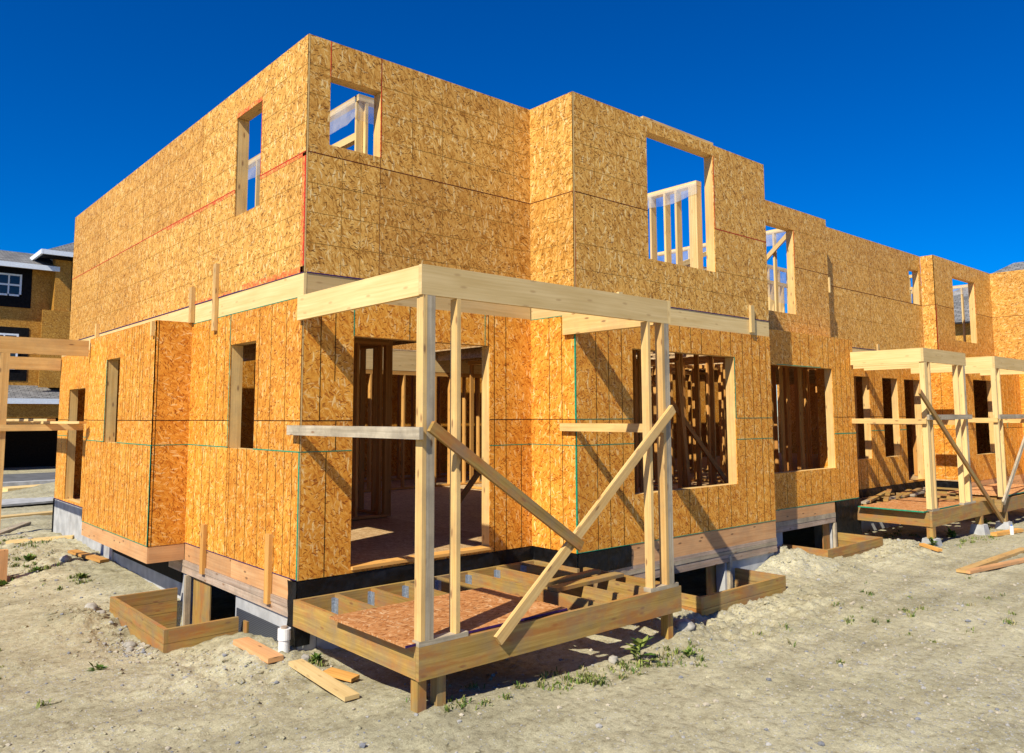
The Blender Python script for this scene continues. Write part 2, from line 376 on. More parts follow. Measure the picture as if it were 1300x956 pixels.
# ================================================================= GROUND
def gz(x, y):
    z = -.73 + .03*noise.noise(Vector((x*.35, y*.35, 3)))
    G = lambda cx, cy, sx, sy, h: h*math.exp(-((x-cx)/sx)**2-((y-cy)/sy)**2)
    z += G(-.1, .1, .55, .7, .10) + G(-.3, 4.5, .7, 1.6, .02) + G(-.25, 8.5, 1.0, 3.0, .16)
    z += G(-1.15, 2.9, .35, .7, .1) + G(7.55, -.75, .75, .55, .24) + G(7.3, -.5, .5, .3, .08) + G(9.7, -1.3, 1., .4, .08) + G(3.6, -1.75, .7, .3, -.02)
    z += G(-.25, .75, .25, .5, .03) - G(-.95, 1.9, .35, .8, .10) - G(-.6, .95, .35, .25, .06) - G(5.3, -1.85, 1.1, .3, .07) - G(9.4, -1.2, .7, .25, .07) + G(5.2, -1.9, .9, .25, .04) + G(10.75, -1.0, .35, .5, .1) + G(3.25, -1.75, .45, .4, .17) + G(.1, -2.1, .9, .8, .10)
    z += G(3.1, 19.2, 2.2, 1.3, .55) + G(.2, 12.5, 1.4, 1.2, .12)
    d = math.hypot(x+3.5, y+7)
    if d < 40:
        a = .030*noise.noise(Vector((x*1.7, y*1.7, 9))) + .012*noise.noise(Vector((x*5, y*5, 1)))
        cl = noise.noise(Vector((x*2.3, y*2.3, 5))); cl = max(0, cl)
        a += (.008+.030*cl)*noise.noise(Vector((x*14, y*14, 2))) + (.004+.010*cl)*noise.noise(Vector((x*31, y*31, 2)))
        # churned soil beside the wells and the corner
        for cx, cy, s in ((-.35, .3, .8), (3.9, -1.8, .8), (5.3, -1.8, 1.), (7.6, -.9, .9), (10, -1.3, .9), (-.6, 8, 2.2), (-1.05, 2.6, .6)):
            w = math.exp(-((x-cx)**2+(y-cy)**2)/s**2)
            if w > .02: a += w*(.070*noise.noise(Vector((x*6, y*6, 4)))+.035*noise.noise(Vector((x*19, y*19, 4))))
        z += a
    # crawl space under the building and pits inside the window wells
    if .16 < x < 20.4 and (.16 if x < 3.1 or x > 11.2 else (-.58 if x < 7.2 else .05)) < y < 9.9: z = -1.6
    for (a0, a1, b0, b1) in ((-.778, .3, 1.245, 3.125), (4.322, 6.145, -1.478, -.3), (8.472, 10.378, -.898, .3)):
        if a0 < x < a1 and b0 < y < b1: z = -1.25
    return z
def axis_pts(lo, hi, st, far):
    p = []; a = lo
    while a <= hi: p.append(a); a += st
    s = st
    q = p[-1]
    while q < far: s *= 1.35; q += s; p.append(q)
    s = st; q = lo; L_ = []
    while q > -far: s *= 1.35; q -= s; L_.append(q)
    return L_[::-1]+p
def axis2(segs, far):
    p = []
    for lo, hi, st in segs:
        a = lo
        while a < hi-1e-6: p.append(a); a += st
    p.append(segs[-1][1])
    s = segs[-1][2]; q = p[-1]
    while q < far: s *= 1.4; q += s; p.append(q)
    s = segs[0][2]; q = p[0]; L_ = []
    while q > -far: s *= 1.4; q -= s; L_.append(q)
    return L_[::-1]+p
XS = axis2([(-3.6, 7, .032), (7, 10.6, .045), (10.6, 16, .07)], 900); YS = axis2([(-5.5, 3.3, .032), (3.3, 12, .07), (12, 24, .25)], 900)
V = [(x, y, gz(x, y)) for y in YS for x in XS]; nx = len(XS)
FC = [(j*nx+i, j*nx+i+1, (j+1)*nx+i+1, (j+1)*nx+i) for j in range(len(YS)-1) for i in range(nx-1)]
me = bpy.data.meshes.new('ground'); me.from_pydata(V, [], FC); me.update()
me.polygons.foreach_set('use_smooth', [True]*len(FC))
GM, n, b = mat('sandy_soil'); tc = N(n, 'ShaderNodeTexCoord')
n1 = N(n, 'ShaderNodeTexNoise', Scale=.9, Detail=7.0, Roughness=.6); n2 = N(n, 'ShaderNodeTexNoise', Scale=16.0, Detail=7.0, Roughness=.7); n3 = N(n, 'ShaderNodeTexNoise', Scale=90.0, Detail=4.0, Roughness=.7)
for q in (n1, n2, n3): L(n, tc.outputs['Object'], q.inputs['Vector'])
col = ramp(n, n1.outputs[0], [(.3, (.33, .305, .20)), (.5, (.445, .41, .275)), (.72, (.52, .485, .34))])
col = mix(n, 1.0, col, ramp(n, n2.outputs[0], [(.3, (.55, .52, .47)), (.5, (1, 1, 1)), (.8, (1.15, 1.15, 1.15))]), 'MULTIPLY')
col = mix(n, .8, col, ramp(n, n3.outputs[0], [(.3, (.62, .61, .6)), (.6, (1.1, 1.1, 1.08))]), 'MULTIPLY')
rs = N(n, 'ShaderNodeVectorMath', operation='MULTIPLY'); L(n, tc.outputs['Object'], rs.inputs[0]); rs.inputs[1].default_value = (.5, 3.2, 1)
rn = N(n, 'ShaderNodeTexNoise', Scale=1.0, Detail=6.0, Roughness=.65); L(n, rs.outputs[0], rn.inputs['Vector'])
col = mix(n, 1.0, col, ramp(n, rn.outputs[0], [(.35, (.80, .78, .75)), (.6, (1.06, 1.06, 1.05))]), 'MULTIPLY')
vp = N(n, 'ShaderNodeTexVoronoi', Scale=38.0); L(n, tc.outputs['Object'], vp.inputs['Vector'])
sp_ = N(n, 'ShaderNodeSeparateColor'); L(n, vp.outputs['Color'], sp_.inputs[0])
ng = N(n, 'ShaderNodeTexNoise', Scale=.55, Detail=3.0); L(n, tc.outputs['Object'], ng.inputs['Vector'])
gm = ramp(n, ng.outputs[0], [(.4, (.12, .12, .12)), (.62, (.6, .6, .6))])
pk = math_(n, 'MULTIPLY', math_(n, 'LESS_THAN', vp.outputs['Distance'], .34), math_(n, 'LESS_THAN', sp_.outputs[0], gm))
pc = ramp(n, sp_.outputs[1], [(0, (.22, .22, .22)), (.5, (.34, .35, .36)), (1, (.56, .54, .5))])
col = mix(n, math_(n, 'MULTIPLY', pk, .75), col, pc)
L(n, col, b.inputs['Base Color']); b.inputs['Roughness'].default_value = .95; b.inputs['Specular IOR Level'].default_value = .1
hh = math_(n, 'ADD', math_(n, 'MULTIPLY', n2.outputs[0], 1.0), math_(n, 'ADD', math_(n, 'MULTIPLY', n3.outputs[0], .35), math_(n, 'MULTIPLY', pk, .25)))
bp = N(n, 'ShaderNodeBump', Strength=.75, Distance=.025); L(n, hh, bp.inputs['Height']); L(n, bp.outputs[0], b.inputs['Normal'])
me.materials.append(GM); g = bpy.data.objects.new('ground', me); COL.objects.link(g); tag(g, kind='structure')
# road far left: strip running along X at y 23..29
mb = MB(); mb.box(-120, 140, 23.2, 28.5, -.9, -.60, 0, 'osb'); o = mb.build('road', [ASPH]); tag(o, kind='structure')
mb = MB(); mb.box(-120, 140, 22.75, 23.15, -.9, -.52, 0, 'osb'); o = mb.build('kerb', [CON]); tag(o, kind='structure')

# ================================================================= THE BUILDING
B = empty('unfinished_row_house', (0, 0, 0), 'two-storey timber row house under construction clad in bare orange and tan strand board', 'house')
rng = random.Random(3)
def vink(a0, a1, z0, z1, n=None):
    r = []; a = a0+rng.uniform(.05, .15)
    while a < a1-.03: r.append((a, z0, a, z1)); a += rng.choice([.105, .2, .2, .3])
    return r
def hink(a0, a1, z0, z1, step=.305, vstep=.406):
    r = []; z = z0+step
    while z < z1-.1: r.append((a0, z, a1, z)); z += step
    return r
# --- left gable side, lower
low_edge = lambda a0, a1: [(a0, ZJ0, a1, ZJ0, 3, .011)]
wall(B, 'x', 0, 0, 3.05, 0, ZRB, holes=[(1.08, 1.79, 1.2, 2.37)], vs=(1.79, 2.95)[:1], hs=(ZJ0, ZJ1),
     ink=[(a, 0, a, ZJ0) for a in (.16, .33, .52, .72, .93, 1.25, 1.5, 1.72, 2.1, 2.3, 2.55, 2.8)]+[(a, ZJ0, a, ZRB) for a in (.35, .7, 1.0, 1.95, 2.2, 2.45)],
     lines=low_edge(0, 3.05)+[(0.012, 0, .012, ZJ0, 3, .02), (1.8, 1.2, 1.8, 2.73, 3, .012), (0, ZRB-.006, 3.05, ZRB-.006, 3, .008), (0, .004, 3.05, .004, 5, .008)])
wall(B, 'y', 3.05, -.44, 0, 0, ZRB, hs=(ZJ0, ZJ1), ink=[(-.40, 0, -.40, ZRB)], lines=[(-.44, ZJ0, 0, ZJ0, 3, .007)], rot=True)
wall(B, 'x', -.44, 3.05, 6.2, 0, ZRB, holes=[(4.54, 5.2, 1.2, 2.37)], vs=(5.2,), hs=(ZJ0, ZJ1),
     ink=vink(3.1, 6.2, 0, ZJ0)+vink(3.1, 4.5, ZJ1, ZRB), lines=low_edge(3.05, 6.2)+[(3.065, 0, 3.065, ZJ0, 3, .016), (5.205, 1.2, 5.205, 2.37, 3, .016), (3.05, .004, 6.2, .004, 3, .008)])
mb = MB(); mb.box(-.44, 0, 3.05, 6.2, ZRB, ZRB+.012, 0, 'osb'); mb.build('bump_out_cap', [OO], B)
wall(B, 'y', 6.2, -.44, 0, 0, ZRB, inn=-1)
wall(B, 'x', 0, 6.2, 10.3, 0, ZRB, holes=[(8.3, 9.5, .05, 2.07)], hs=(ZJ0, ZJ1), ink=vink(6.3, 10.2, 0, ZJ0), lines=low_edge(6.2, 10.3)+[(6.2, .005, 10.3, .005, 5, .014)])
# rim boards (engineered lumber strip between the storeys)
def rim(axis, c, a0, a1, inn=1, m=LP, z0=ZRB, z1=ZR, dep=.03):
    mb = MB(); c0, c1 = sorted((c+inn*.004, c+inn*(.004+dep)))
    n = max(1, round((a1-a0)/3.6)); st = (a1-a0)/n
    for i in range(n):
        if axis == 'x': mb.box(c0, c1, a0+i*st+.001, a0+(i+1)*st-.001, z0+.001, z1-.001)
        else: mb.box(a0+i*st+.001, a0+(i+1)*st-.001, c0, c1, z0+.001, z1-.001)
    c0, c1 = sorted((c-inn*.002, c+inn*.01))       # dark gasket line above
    if axis == 'x': mb.box(c0, c1, a0, a1, z1-.006, z1+.006, 1)
    else: mb.box(a0, a1, c0, c1, z1-.006, z1+.006, 1)
    return mb.build('rim_board', [m, PUR], B)
rim('x', 0, 0.0, 9.72); rim('y', 0, .034, 3.03); rim('x', 3.03, -.75, -.002); rim('y', -.752, 3.064, 7.25); rim('y', .57, 11.27, 16.53)
rim('x', 0, 9.74, 10.3, z1=ZR-.1)
mb = MB(); mb.box(-.002, .038, 9.72, 10.3, ZR-.1, ZR-.09, 0, 'osb'); mb.build('rim_cap', [OO], B)
# --- left side, upper
wall(B, 'x', 0, 0, 9.73, ZR, ZT, holes=[(1.1, 1.8, 3.865, 5.055)], hs=(ZS,), vs=(2.9, 5.33, 7.77), kind='T',
     ink=[(0, z, 9.73, z) for z in (3.27, 3.58, 3.88)]+[(0, z, 9.73, z) for z in (4.5, 4.8, 5.1)],
     lines=[(.012, ZR, .012, ZS, 4, .024), (0, ZR+.03, 1.5, ZR+.03, 6, .06), (0, ZS-.026, 4.2, ZS-.026, 6, .035), (0, ZS, 9.73, ZS, 4, .010), (1.8, ZR+.02, 3.2, ZR+.02, 6, .03), (1.09, ZS, 1.09, 5.05, 4, .008), (.05, ZR, .05, ZS, 6, .05), (1.1, 5.075, 1.8, 5.075, 6, .05)])
mb = MB(); mb.box(.014, .15, .05, 9.72, ZT-.04, ZT-.002); mb.box(.014, .15, .05, 9.72, ZR, ZR+.038); 
for i in range(25):
    if not 1.0 < .06+i*.4 < 1.85: mb.box(.016, .148, .06+i*.4, .098+i*.4, ZR+.036, ZT-.038)
mb.build('wall_framing', [LO], B)
# --- front main wall (y=0)
wall(B, 'y', 0, 0, 3.03, 0, ZRB, holes=[(.57, 2.37, .042, 2.37)], vs=(), hs=(ZJ0, ZJ1),
     ink=[(.28, 0, .28, ZJ0), (.38, ZJ0, .38, ZJ1), (.20, ZJ1, .20, ZRB), (.36, 1.9, .36, ZRB), (1.25, 2.37, 1.25, ZRB), (1.55, 2.37, 1.55, ZRB), (2.35, 2.37, 2.35, ZRB), (2.62, 0, 2.62, ZRB), (2.86, 0, 2.86, ZJ0), (2.44, 0, 2.44, ZRB)],
     lines=[(0, ZJ0, 3.03, ZJ0, 3, .007), (.57, 2.37, .57, ZRB, 3, .01), (2.3, 2.37, 2.3, ZRB, 3, .008), (.0075, 0, .0075, ZRB, 7, .013)], rot=False)
wall(B, 'y', 0, 0, 3.03, ZR, ZT, holes=[(.252, .853, 4.308, 5.035)], hs=(ZS,), vs=(.853,), kind='T',
     ink=[(0, z, .252, z) for z in (4.5, 4.8, 5.1)]+[(.86, z, 3.03, z) for z in (4.5, 4.8, 5.1)]+[(0, z, 3.03, z) for z in (3.27, 3.58, 3.88)]+[(a, ZR, a, ZT) for a in (1.26, 1.67, 2.07, 2.5, 2.75)]+[(a, ZR, a, ZS) for a in (.4, .62, .853)]+[(.6, 5.03, .6, ZT), (.6, ZS, .6, 4.3)],
     lines=[(.252, 5.03, .252, ZT, 4, .007), (.858, 4.308, .858, 5.035, 4, .010), (.858, 5.035, .858, ZT, 4, .004), (.0085, ZR, .0085, ZT, 7, .015)])
# --- bay side (x=3.03) and front (y=-.752)
wall(B, 'x', 3.03, -.752, 0, 0, ZRB, hs=(ZJ0, ZJ1), ink=[(a, 0, a, ZRB) for a in (-.32, -.53)], lines=[(-.752, ZJ0, 0, ZJ0, 3, .007), (-.744, 0, -.744, ZJ0, 3, .016), (-.744, ZJ1, -.744, ZRB, 3, .016), (-.752, ZRB-.006, 0, ZRB-.006, 3, .008)])
wall(B, 'x', 3.03, -.752, 0, ZR, ZT, hs=(ZS,), kind='T', ink=[(-.752, z, 0, z) for z in (3.27, 3.58, 3.88, 4.5, 4.8, 5.1)]+[(a, ZR, a, ZT) for a in (-.25, -.48)])
wall(B, 'y', -.752, 3.03, 7.25, 0, ZRB, holes=[(4.045, 6.28, .588, 2.382)], hs=(ZJ0, ZJ1),
     ink=[(a, 0, a, ZRB) for a in (3.38, 3.6, 3.84, 6.5, 6.75, 6.95, 7.12)]+[(a, 0, a, .588) for a in (4.35, 4.75, 5.15, 5.55, 5.8, 6.1)]+[(a, 2.382, a, ZRB) for a in (4.3, 4.52, 5.02, 5.26, 5.5, 5.95, 6.2)],
     lines=[(3.03, ZJ0, 7.25, ZJ0, 3, .008), (3.03, ZJ1, 7.25, ZJ1, 3, .006), (6.285, ZJ1, 6.285, 2.382, 3, .018), (3.03, .004, 7.25, .004, 3, .007), (3.036, 0, 3.036, ZRB, 3, .01)])
wall(B, 'y', -.752, 3.03, 7.25, ZR, ZT, holes=[(4.405, 5.89, 3.56, 5.25)], hs=(ZS,), vs=(), kind='T',
     ink=[(3.03, z, 4.4, z) for z in (4.5, 4.8, 5.1)]+[(3.03, z, 7.25, z) for z in (3.27, 3.58)]+[(a, ZR, a, ZT) for a in (3.4, 3.8, 6.3, 6.7)]+[(a, ZR, a, 3.56) for a in (4.2, 4.6, 5.0, 5.4, 5.8)],
     lines=[(5.9, ZS, 5.9, 5.25, 4, .013), (5.89, ZS-.003, 7.25, ZS-.003, 4, .008), (3.0475, ZR, 3.0475, ZS, 4, .007), (3.0385, ZR, 3.0385, ZT, 7, .015)])
wall(B, 'x', 7.25, -.740, -.13, 0, ZRB, inn=-1); wall(B, 'x', 7.25, -.740, .3, ZR, ZT, inn=-1, kind='T')
mb = MB(); mb.box(7.21, 7.246, -.74, .3, ZRB+.001, ZR-.001); mb.build('rim_board', [LP], B)
# --- third section
wall(B, 'y', .3, 7.25, 11.28, ZR+.001, ZT, holes=[(8.5, 10.0, 3.405, 5.0)], hs=(4.3,), vs=(), kind='T',
     ink=[(10.0, z, 11.28, z) for z in (4.7, 5.0)]+[(7.3, 3.27, 11.28, 3.27)]+[(a, ZR, a, ZT) for a in (10.4, 10.8)]+[(a, ZR, a, 3.4) for a in (9.4, 9.8)],
     lines=[(10.01, 4.3, 10.01, 5.0, 4, .014)])
wall(B, 'y', -.13, 7.25, 11.262, 0, ZR, holes=[(7.9, 10.42, .595, 2.395)], hs=(ZJ0, ZJ1),
     ink=vink(7.3, 7.9, 0, ZR)+[(a, 0, a, ZR) for a in (10.55, 10.75, 10.95, 11.12)]+[(a, 0, a, .59) for a in (8.7, 9.0, 9.3, 9.5, 9.9, 10.2)]+[(a, 2.4, a, ZR) for a in (9.0, 9.3, 9.6, 10.1, 10.3)],
     lines=[(10.42, ZJ0, 11.26, ZJ0, 3, .018), (8.5, 2.4, 10.0, 2.4, 3, .012), (8, .005, 11.26, .005, 3, .012)])
mb = MB(); mb.box(7.26, 11.26, -.13, .3, ZR+.0005, ZR+.013, 0, 'osb'); mb.build('ledge_cap', [OO], B)
wall(B, 'x', 11.262, -.118, .6, 0, ZR, inn=-1, hs=(ZJ0,)); wall(B, 'x', 11.28, .312, .57, ZR, ZT, inn=-1, kind='T')
# --- fourth section, set back
wall(B, 'y', .57, 11.28, 16.53, ZR, ZT, holes=[(15.83, 16.4, 4.2, 5.03)], hs=(4.19,), vs=(13.7,), kind='T',
     ink=[(11.3, z, 16.5, z) for z in (3.58, 4.8)], lines=[(11.28, 4.19, 16.5, 4.19, 1, .01)])
wall(B, 'y', .6, 11.262, 16.54, 0, ZRB, holes=[(12.78, 13.53, .62, 2.37), (14.17, 14.97, .62, 2.37), (15.32, 16.22, .045, 2.37)], hs=(ZJ0, ZJ1),
     ink=vink(11.4, 12.7, 0, ZRB)+vink(13.6, 14.1, 0, ZRB)+vink(15, 15.3, 0, ZRB)+vink(12.8, 15, 0, .6), lines=[(11.3, ZJ0, 16.5, ZJ0, 3, .014)])
# --- second bay
wall(B, 'x', 16.54, .27, .57, ZR, ZT, hs=(4.19,), kind='T'); wall(B, 'x', 16.54, -.28, .6, 0, ZR, hs=(ZJ0, ZJ1), ink=[(.25, 0, .25, ZR), (-.05, 0, -.05, ZR)], rot=True)
wall(B, 'y', .27, 16.54, 20.46, ZR, ZT, holes=[(17.7, 19.22, 3.4, 5.02)], hs=(4.19,), kind='T', vs=(), ink=[(19.3, 4.8, 20.4, 4.8)], lines=[(16.56, ZR, 16.56, 4.19, 4, .03), (19.235, 4.19, 19.235, 5.0, 4, .026)])
wall(B, 'y', -.28, 16.54, 20.46, 0, ZR, holes=[(17.05, 18.42, .6, 2.38)], hs=(ZJ0, ZJ1), ink=vink(18.5, 20.4, 0, ZR), lines=[(18.43, ZJ1, 18.43, 2.38, 3, .03), (19.3, ZJ0, 19.3, ZJ1, 3, .03)])
mb = MB(); mb.box(16.54, 20.46, -.28, .27, ZR+.0005, ZR+.013, 0, 'osb'); mb.box(16.3, 16.54, -.28, .57, ZR+.001, ZR+.01, 0, 'osb'); mb.build('ledge_cap', [OO], B)
# --- return wall of the last unit, runs towards the camera beyond the frame
wall(B, 'x', 20.46, -3.2, .27, 0, ZR, hs=(ZJ0, ZJ1), ink=vink(-3.1, -.3, 0, ZR), rot=True)
wall(B, 'x', 20.46, -3.2, .27, ZR, ZT, hs=(4.19,), kind='T', rot=True)
wall(B, 'y', -3.2, 20.46, 26, 0, ZT, hs=(ZJ0, ZR, 4.19), kind='T', holes=[(22, 24, .9, 2.4), (22, 24, 3.8, 5)])
wall(B, 'x', 26, -3.2, 10, 0, ZR, kind='T', inn=-1)
wall(B, 'y', 10.3, 0, 26, 0, ZR, hs=(ZJ0,), inn=-1); wall(B, 'y', 9.73, 0, 15, ZR, ZT, hs=(ZS,), kind='T', inn=-1, holes=[(2, 3.4, 3.8, 5.1), (8, 9.4, 3.8, 5.1)])

# --- trims under the sheathing
def strip(axis, c, a0, a1, z0, z1, m, name, dep=.03, out=0.0, inn=1, n=1):
    mb = MB(); c0, c1 = sorted((c-inn*out, c+inn*dep)); st = (a1-a0)/n
    for i in range(n):
        if axis == 'x': mb.box(c0, c1, a0+i*st+.001, a0+(i+1)*st-.001, z0, z1)
        else: mb.box(a0+i*st+.001, a0+(i+1)*st-.001, c0, c1, z0, z1)
    return mb.build(name, [m], B)
strip('x', 0, .15, 3.05, -.20, -.002, LPK, 'rim_board', out=-.004, n=2)
strip('x', 0, .15, 3.6, -.27, -.203, LS, 'sill_plate', dep=.12, out=.012); strip('x', 0, .15, 3.6, -.36, -.273, LS, 'sill_plate', dep=.12, out=.004)
strip('y', 3.05, -.42, 0, -.2, -.002, LPK, 'rim_board', out=-.004); strip('x', -.44, 3.055, 6.2, -.2, -.002, LPK, 'rim_board', out=-.004, n=1)
mb = MB(); mb.box(-.4, 0, 3.09, 6.2, -.05, -.02, 0, 'osb'); mb.build('bump_out_floor', [OO], B)
strip('y', -.752, 3.95, 7.25, -.25, -.002, LPK, 'rim_board', out=-.004, n=2)
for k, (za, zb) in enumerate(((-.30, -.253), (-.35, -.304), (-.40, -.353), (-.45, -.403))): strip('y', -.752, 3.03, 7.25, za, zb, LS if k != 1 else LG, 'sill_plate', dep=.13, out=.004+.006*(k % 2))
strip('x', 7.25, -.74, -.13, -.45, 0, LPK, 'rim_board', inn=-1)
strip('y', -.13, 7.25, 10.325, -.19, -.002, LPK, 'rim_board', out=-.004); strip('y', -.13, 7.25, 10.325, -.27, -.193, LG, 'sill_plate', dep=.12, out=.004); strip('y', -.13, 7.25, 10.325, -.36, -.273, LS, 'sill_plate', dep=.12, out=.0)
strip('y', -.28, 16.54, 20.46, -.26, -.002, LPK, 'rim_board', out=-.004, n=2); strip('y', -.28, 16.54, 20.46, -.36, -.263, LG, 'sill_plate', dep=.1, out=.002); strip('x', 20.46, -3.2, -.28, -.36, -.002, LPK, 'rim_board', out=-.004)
# --- black building paper
def memb(axis, c, a0, a1, z0, z1, inn=1):
    mb = MB(); na = max(2, int((a1-a0)/.035)); nz_ = 9; P = {}
    for i in range(na+1):
        for j in range(nz_+1):
            a = a0+(a1-a0)*i/na; z = z0+(z1-z0)*j/nz_
            d = .016+.018*noise.noise(Vector((a*3, z*6, c)))+.010*noise.noise(Vector((a*9, z*5, c)))
            if j == 0: z += .008*noise.noise(Vector((a*4, 0, 1)))
            cc = c-inn*max(.003, d); P[i, j] = Vector((cc, a, z)) if axis == 'x' else Vector((a, cc, z))
    for i in range(na):
        for j in range(nz_):
            q = [P[i, j], P[i+1, j], P[i+1, j+1], P[i, j+1]]
            if axis == 'x': q = q[::-1]
            mb.quad(q, 0, [(p.x+p.y, p.z) for p in q])
    o = mb.build('building_paper', [MEM], B); o.data.polygons.foreach_set('use_smooth', [True]*len(o.data.polygons)); return o
memb('y', 0, 0, 3.03, -.36, -.006); memb('x', 3.03, -.76, 0, -.36, -.004); memb('y', -.752, 3.03, 3.95, -.25, -.006)
memb('x', 0, -.014, .16, -.60, -.006); memb('y', 0, -.012, .14, -.60, -.36)
memb('y', .6, 11.27, 16.54, -.34, -.006); memb('y', -.13, 10.33, 11.28, -.85, -.004); memb('x', 11.27, -.13, .6, -.75, 0, inn=-1); memb('x', 16.54, -.28, .6, -.3, -.006)
# --- foundation
def cbox(x0, x1, y0, y1, z0=-1.6, z1=-.362, name='foundation_wall', m=CON):
    mb = MB(); mb.box(x0, x1, y0, y1, z0, z1, 0, 'osb'); return mb.build(name, [m], B)
cbox(.03, .22, .02, 1.5); cbox(.03, .22, 2.9, 10.3); cbox(.03, .22, 1.5, 2.9, -1.6, -1.0)
cbox(.23, 3.2, .02, .2); cbox(3.05, 3.2, -.72, .018); cbox(3.21, 4.4, -.72, -.58); cbox(5.95, 7.22, -.72, -.58); cbox(7.08, 7.22, -.578, -.1)
cbox(7.25, 8.55, -.10, .06); cbox(10.25, 11.24, -.10, .06); cbox(11.1, 11.24, .062, .62); cbox(11.25, 16.4, .62, .78, z1=-.02); cbox(16.56, 20.4, -.25, -.1, z1=-.27); cbox(20.48, 20.6, -3.1, -.3, z1=-.3)
mb = MB(); mb.box(-.0, .22, 6.21, 10.3, -.9, -.012, 0, 'osb'); mb.build('foundation_wall', [CON], B)
mb = MB(); mb.box(.021, .029, .2, 1.45, -.8, -.50, 0, 'osb'); mb.build('dimple_membrane', [DIM], B)
# felt below the bump-out
mb = MB(); mb.box(.012, .028, 3.16, 6.2, -.50, -.12, 0, 'osb'); mb.build('damp_proof_strip', [BLK], B)
mb = MB(); mb.box(-.014, .03, 10.24, 10.31, -.75, 0); mb.build('damp_proof_strip', [BLK], B)
# openings: posts in the crawl space
for (x, y, m) in ((-.0, 2.9, LG), (6.03, -.74, LG), (10.28, -.12, LG)):
    mb = MB(); mb.box(x-.03, x+.03, y-.03, y+.03, -1.2, -.37); mb.build('crawl_space_post', [m], B)
mb = MB(); mb.box(.05, .065, 2.3, 2.84, -1.2, -.38); mb.build('crawl_space_panel', [LT], B)
mb = MB(); mb.box(5.75, 5.98, -.56, -.545, -1.2, -.46); mb.build('crawl_space_panel', [LT], B)
mb = MB(); mb.box(10.0, 10.24, -.05, -.03, -1.2, -.37); mb.build('crawl_space_panel', [LT], B)

# --- floors
mb = MB()
for (x0, x1, y0, y1) in ((.02, 3.05, .02, 10.28), (3.05, 7.22, -.72, 10.28), (7.22, 11.24, -.1, 10.28), (11.24, 16.5, .62, 10.28), (16.5, 20.44, -.25, 10.28), (20.48, 25.9, -3.1, 10.28)):
    mb.box(x0, x1, y0, y1, .0, .03, 0, 'osb')
mb.build('ground_floor', [OF], B)
mb = MB()
for (x0, x1, y0, y1) in ((.16, 3.05, .02, 9.7), (3.05, 7.22, -.72, 3.8), (7.22, 11.24, .32, .8), (7.22, 8.2, .8, 3.8), (3.05, 3.9, 3.8, 9.7), (6.4, 11.24, 3.8, 9.7), (3.9, 6.4, 6.9, 9.7), (11.24, 13.9, .6, 2.4), (11.24, 13.9, 5.5, 9.7), (13.9, 16.5, 2.6, 9.7), (16.5, 20.44, .3, 9.7), (20.48, 25.9, -3.1, 9.7)):  # gaps between the rectangles are added so sun reaches the studs below
    mb.box(x0, x1, y0, y1, ZR-.03, ZR-.002, 0, 'osb')
x = .5
while x < 25:
    if not 3.95 < x < 6.35:
        y0 = .18 if x < 3.05 else (-.6 if x < 7.2 else (.3 if x < 11.2 else (.75 if x < 16.5 else .4)))
        mb.box(x, x+.045, y0, 9.6, ZRB+.02, ZR-.032)
    x += .406
mb.build('upper_floor', [OF], B)

# --- rough openings
frame(B, 'x', 0, 1.08, 1.79, 1.2, 2.37); frame(B, 'x', -.44, 4.54, 5.2, 1.2, 2.37); frame(B, 'x', 0, 8.3, 9.5, .05, 2.07, name='door_frame')
frame(B, 'x', 0, 1.1, 1.8, 3.865, 5.055); frame(B, 'y', 0, .252, .853, 4.308, 5.035)
frame(B, 'y', 0, .57, 2.37, .042, 2.37, name='door_frame', sill=False)
mb = MB(); mb.box(.575, 2.365, -.035, .13, .032, .062); mb.build('door_sill', [LO], B)
frame(B, 'y', -.752, 4.045, 6.28, .588, 2.382); frame(B, 'y', -.752, 4.405, 5.89, 3.56, 5.25)
frame(B, 'y', .3, 8.5, 10.0, 3.405, 5.0); frame(B, 'y', -.13, 7.9, 10.42, .595, 2.395)
frame(B, 'y', .57, 15.83, 16.4, 4.2, 5.03); frame(B, 'y', .6, 12.78, 13.53, .62, 2.37); frame(B, 'y', .6, 14.17, 14.97, .62, 2.37); frame(B, 'y', .6, 15.32, 16.22, .045, 2.37, name='door_frame')
frame(B, 'y', .27, 17.7, 19.22, 3.4, 5.02); frame(B, 'y', -.28, 17.05, 18.42, .6, 2.38)
# --- interior framing, ground floor
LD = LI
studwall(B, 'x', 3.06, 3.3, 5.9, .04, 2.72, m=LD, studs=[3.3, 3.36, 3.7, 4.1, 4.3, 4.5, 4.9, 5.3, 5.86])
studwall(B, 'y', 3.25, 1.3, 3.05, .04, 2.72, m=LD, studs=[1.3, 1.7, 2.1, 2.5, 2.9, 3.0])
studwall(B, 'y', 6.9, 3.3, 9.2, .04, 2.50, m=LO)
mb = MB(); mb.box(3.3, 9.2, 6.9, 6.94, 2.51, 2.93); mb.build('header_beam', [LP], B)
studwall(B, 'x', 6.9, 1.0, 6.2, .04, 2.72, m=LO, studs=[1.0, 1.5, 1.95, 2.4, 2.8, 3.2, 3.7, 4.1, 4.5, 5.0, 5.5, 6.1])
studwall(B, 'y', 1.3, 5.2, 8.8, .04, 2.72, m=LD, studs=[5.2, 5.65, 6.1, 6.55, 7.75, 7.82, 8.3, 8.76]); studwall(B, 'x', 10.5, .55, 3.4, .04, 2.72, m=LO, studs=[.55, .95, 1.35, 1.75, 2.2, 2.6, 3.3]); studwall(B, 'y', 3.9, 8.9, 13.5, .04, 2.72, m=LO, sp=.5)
studwall(B, 'x', 9.6, 1.4, 5.5, .04, 2.72, m=LD, sp=.6); studwall(B, 'x', 11.9, 1.2, 6.0, .04, 2.72, m=LO, sp=.4); studwall(B, 'y', 5.6, 10, 15, .04, 2.72, m=LO, sp=.4, sub=False)
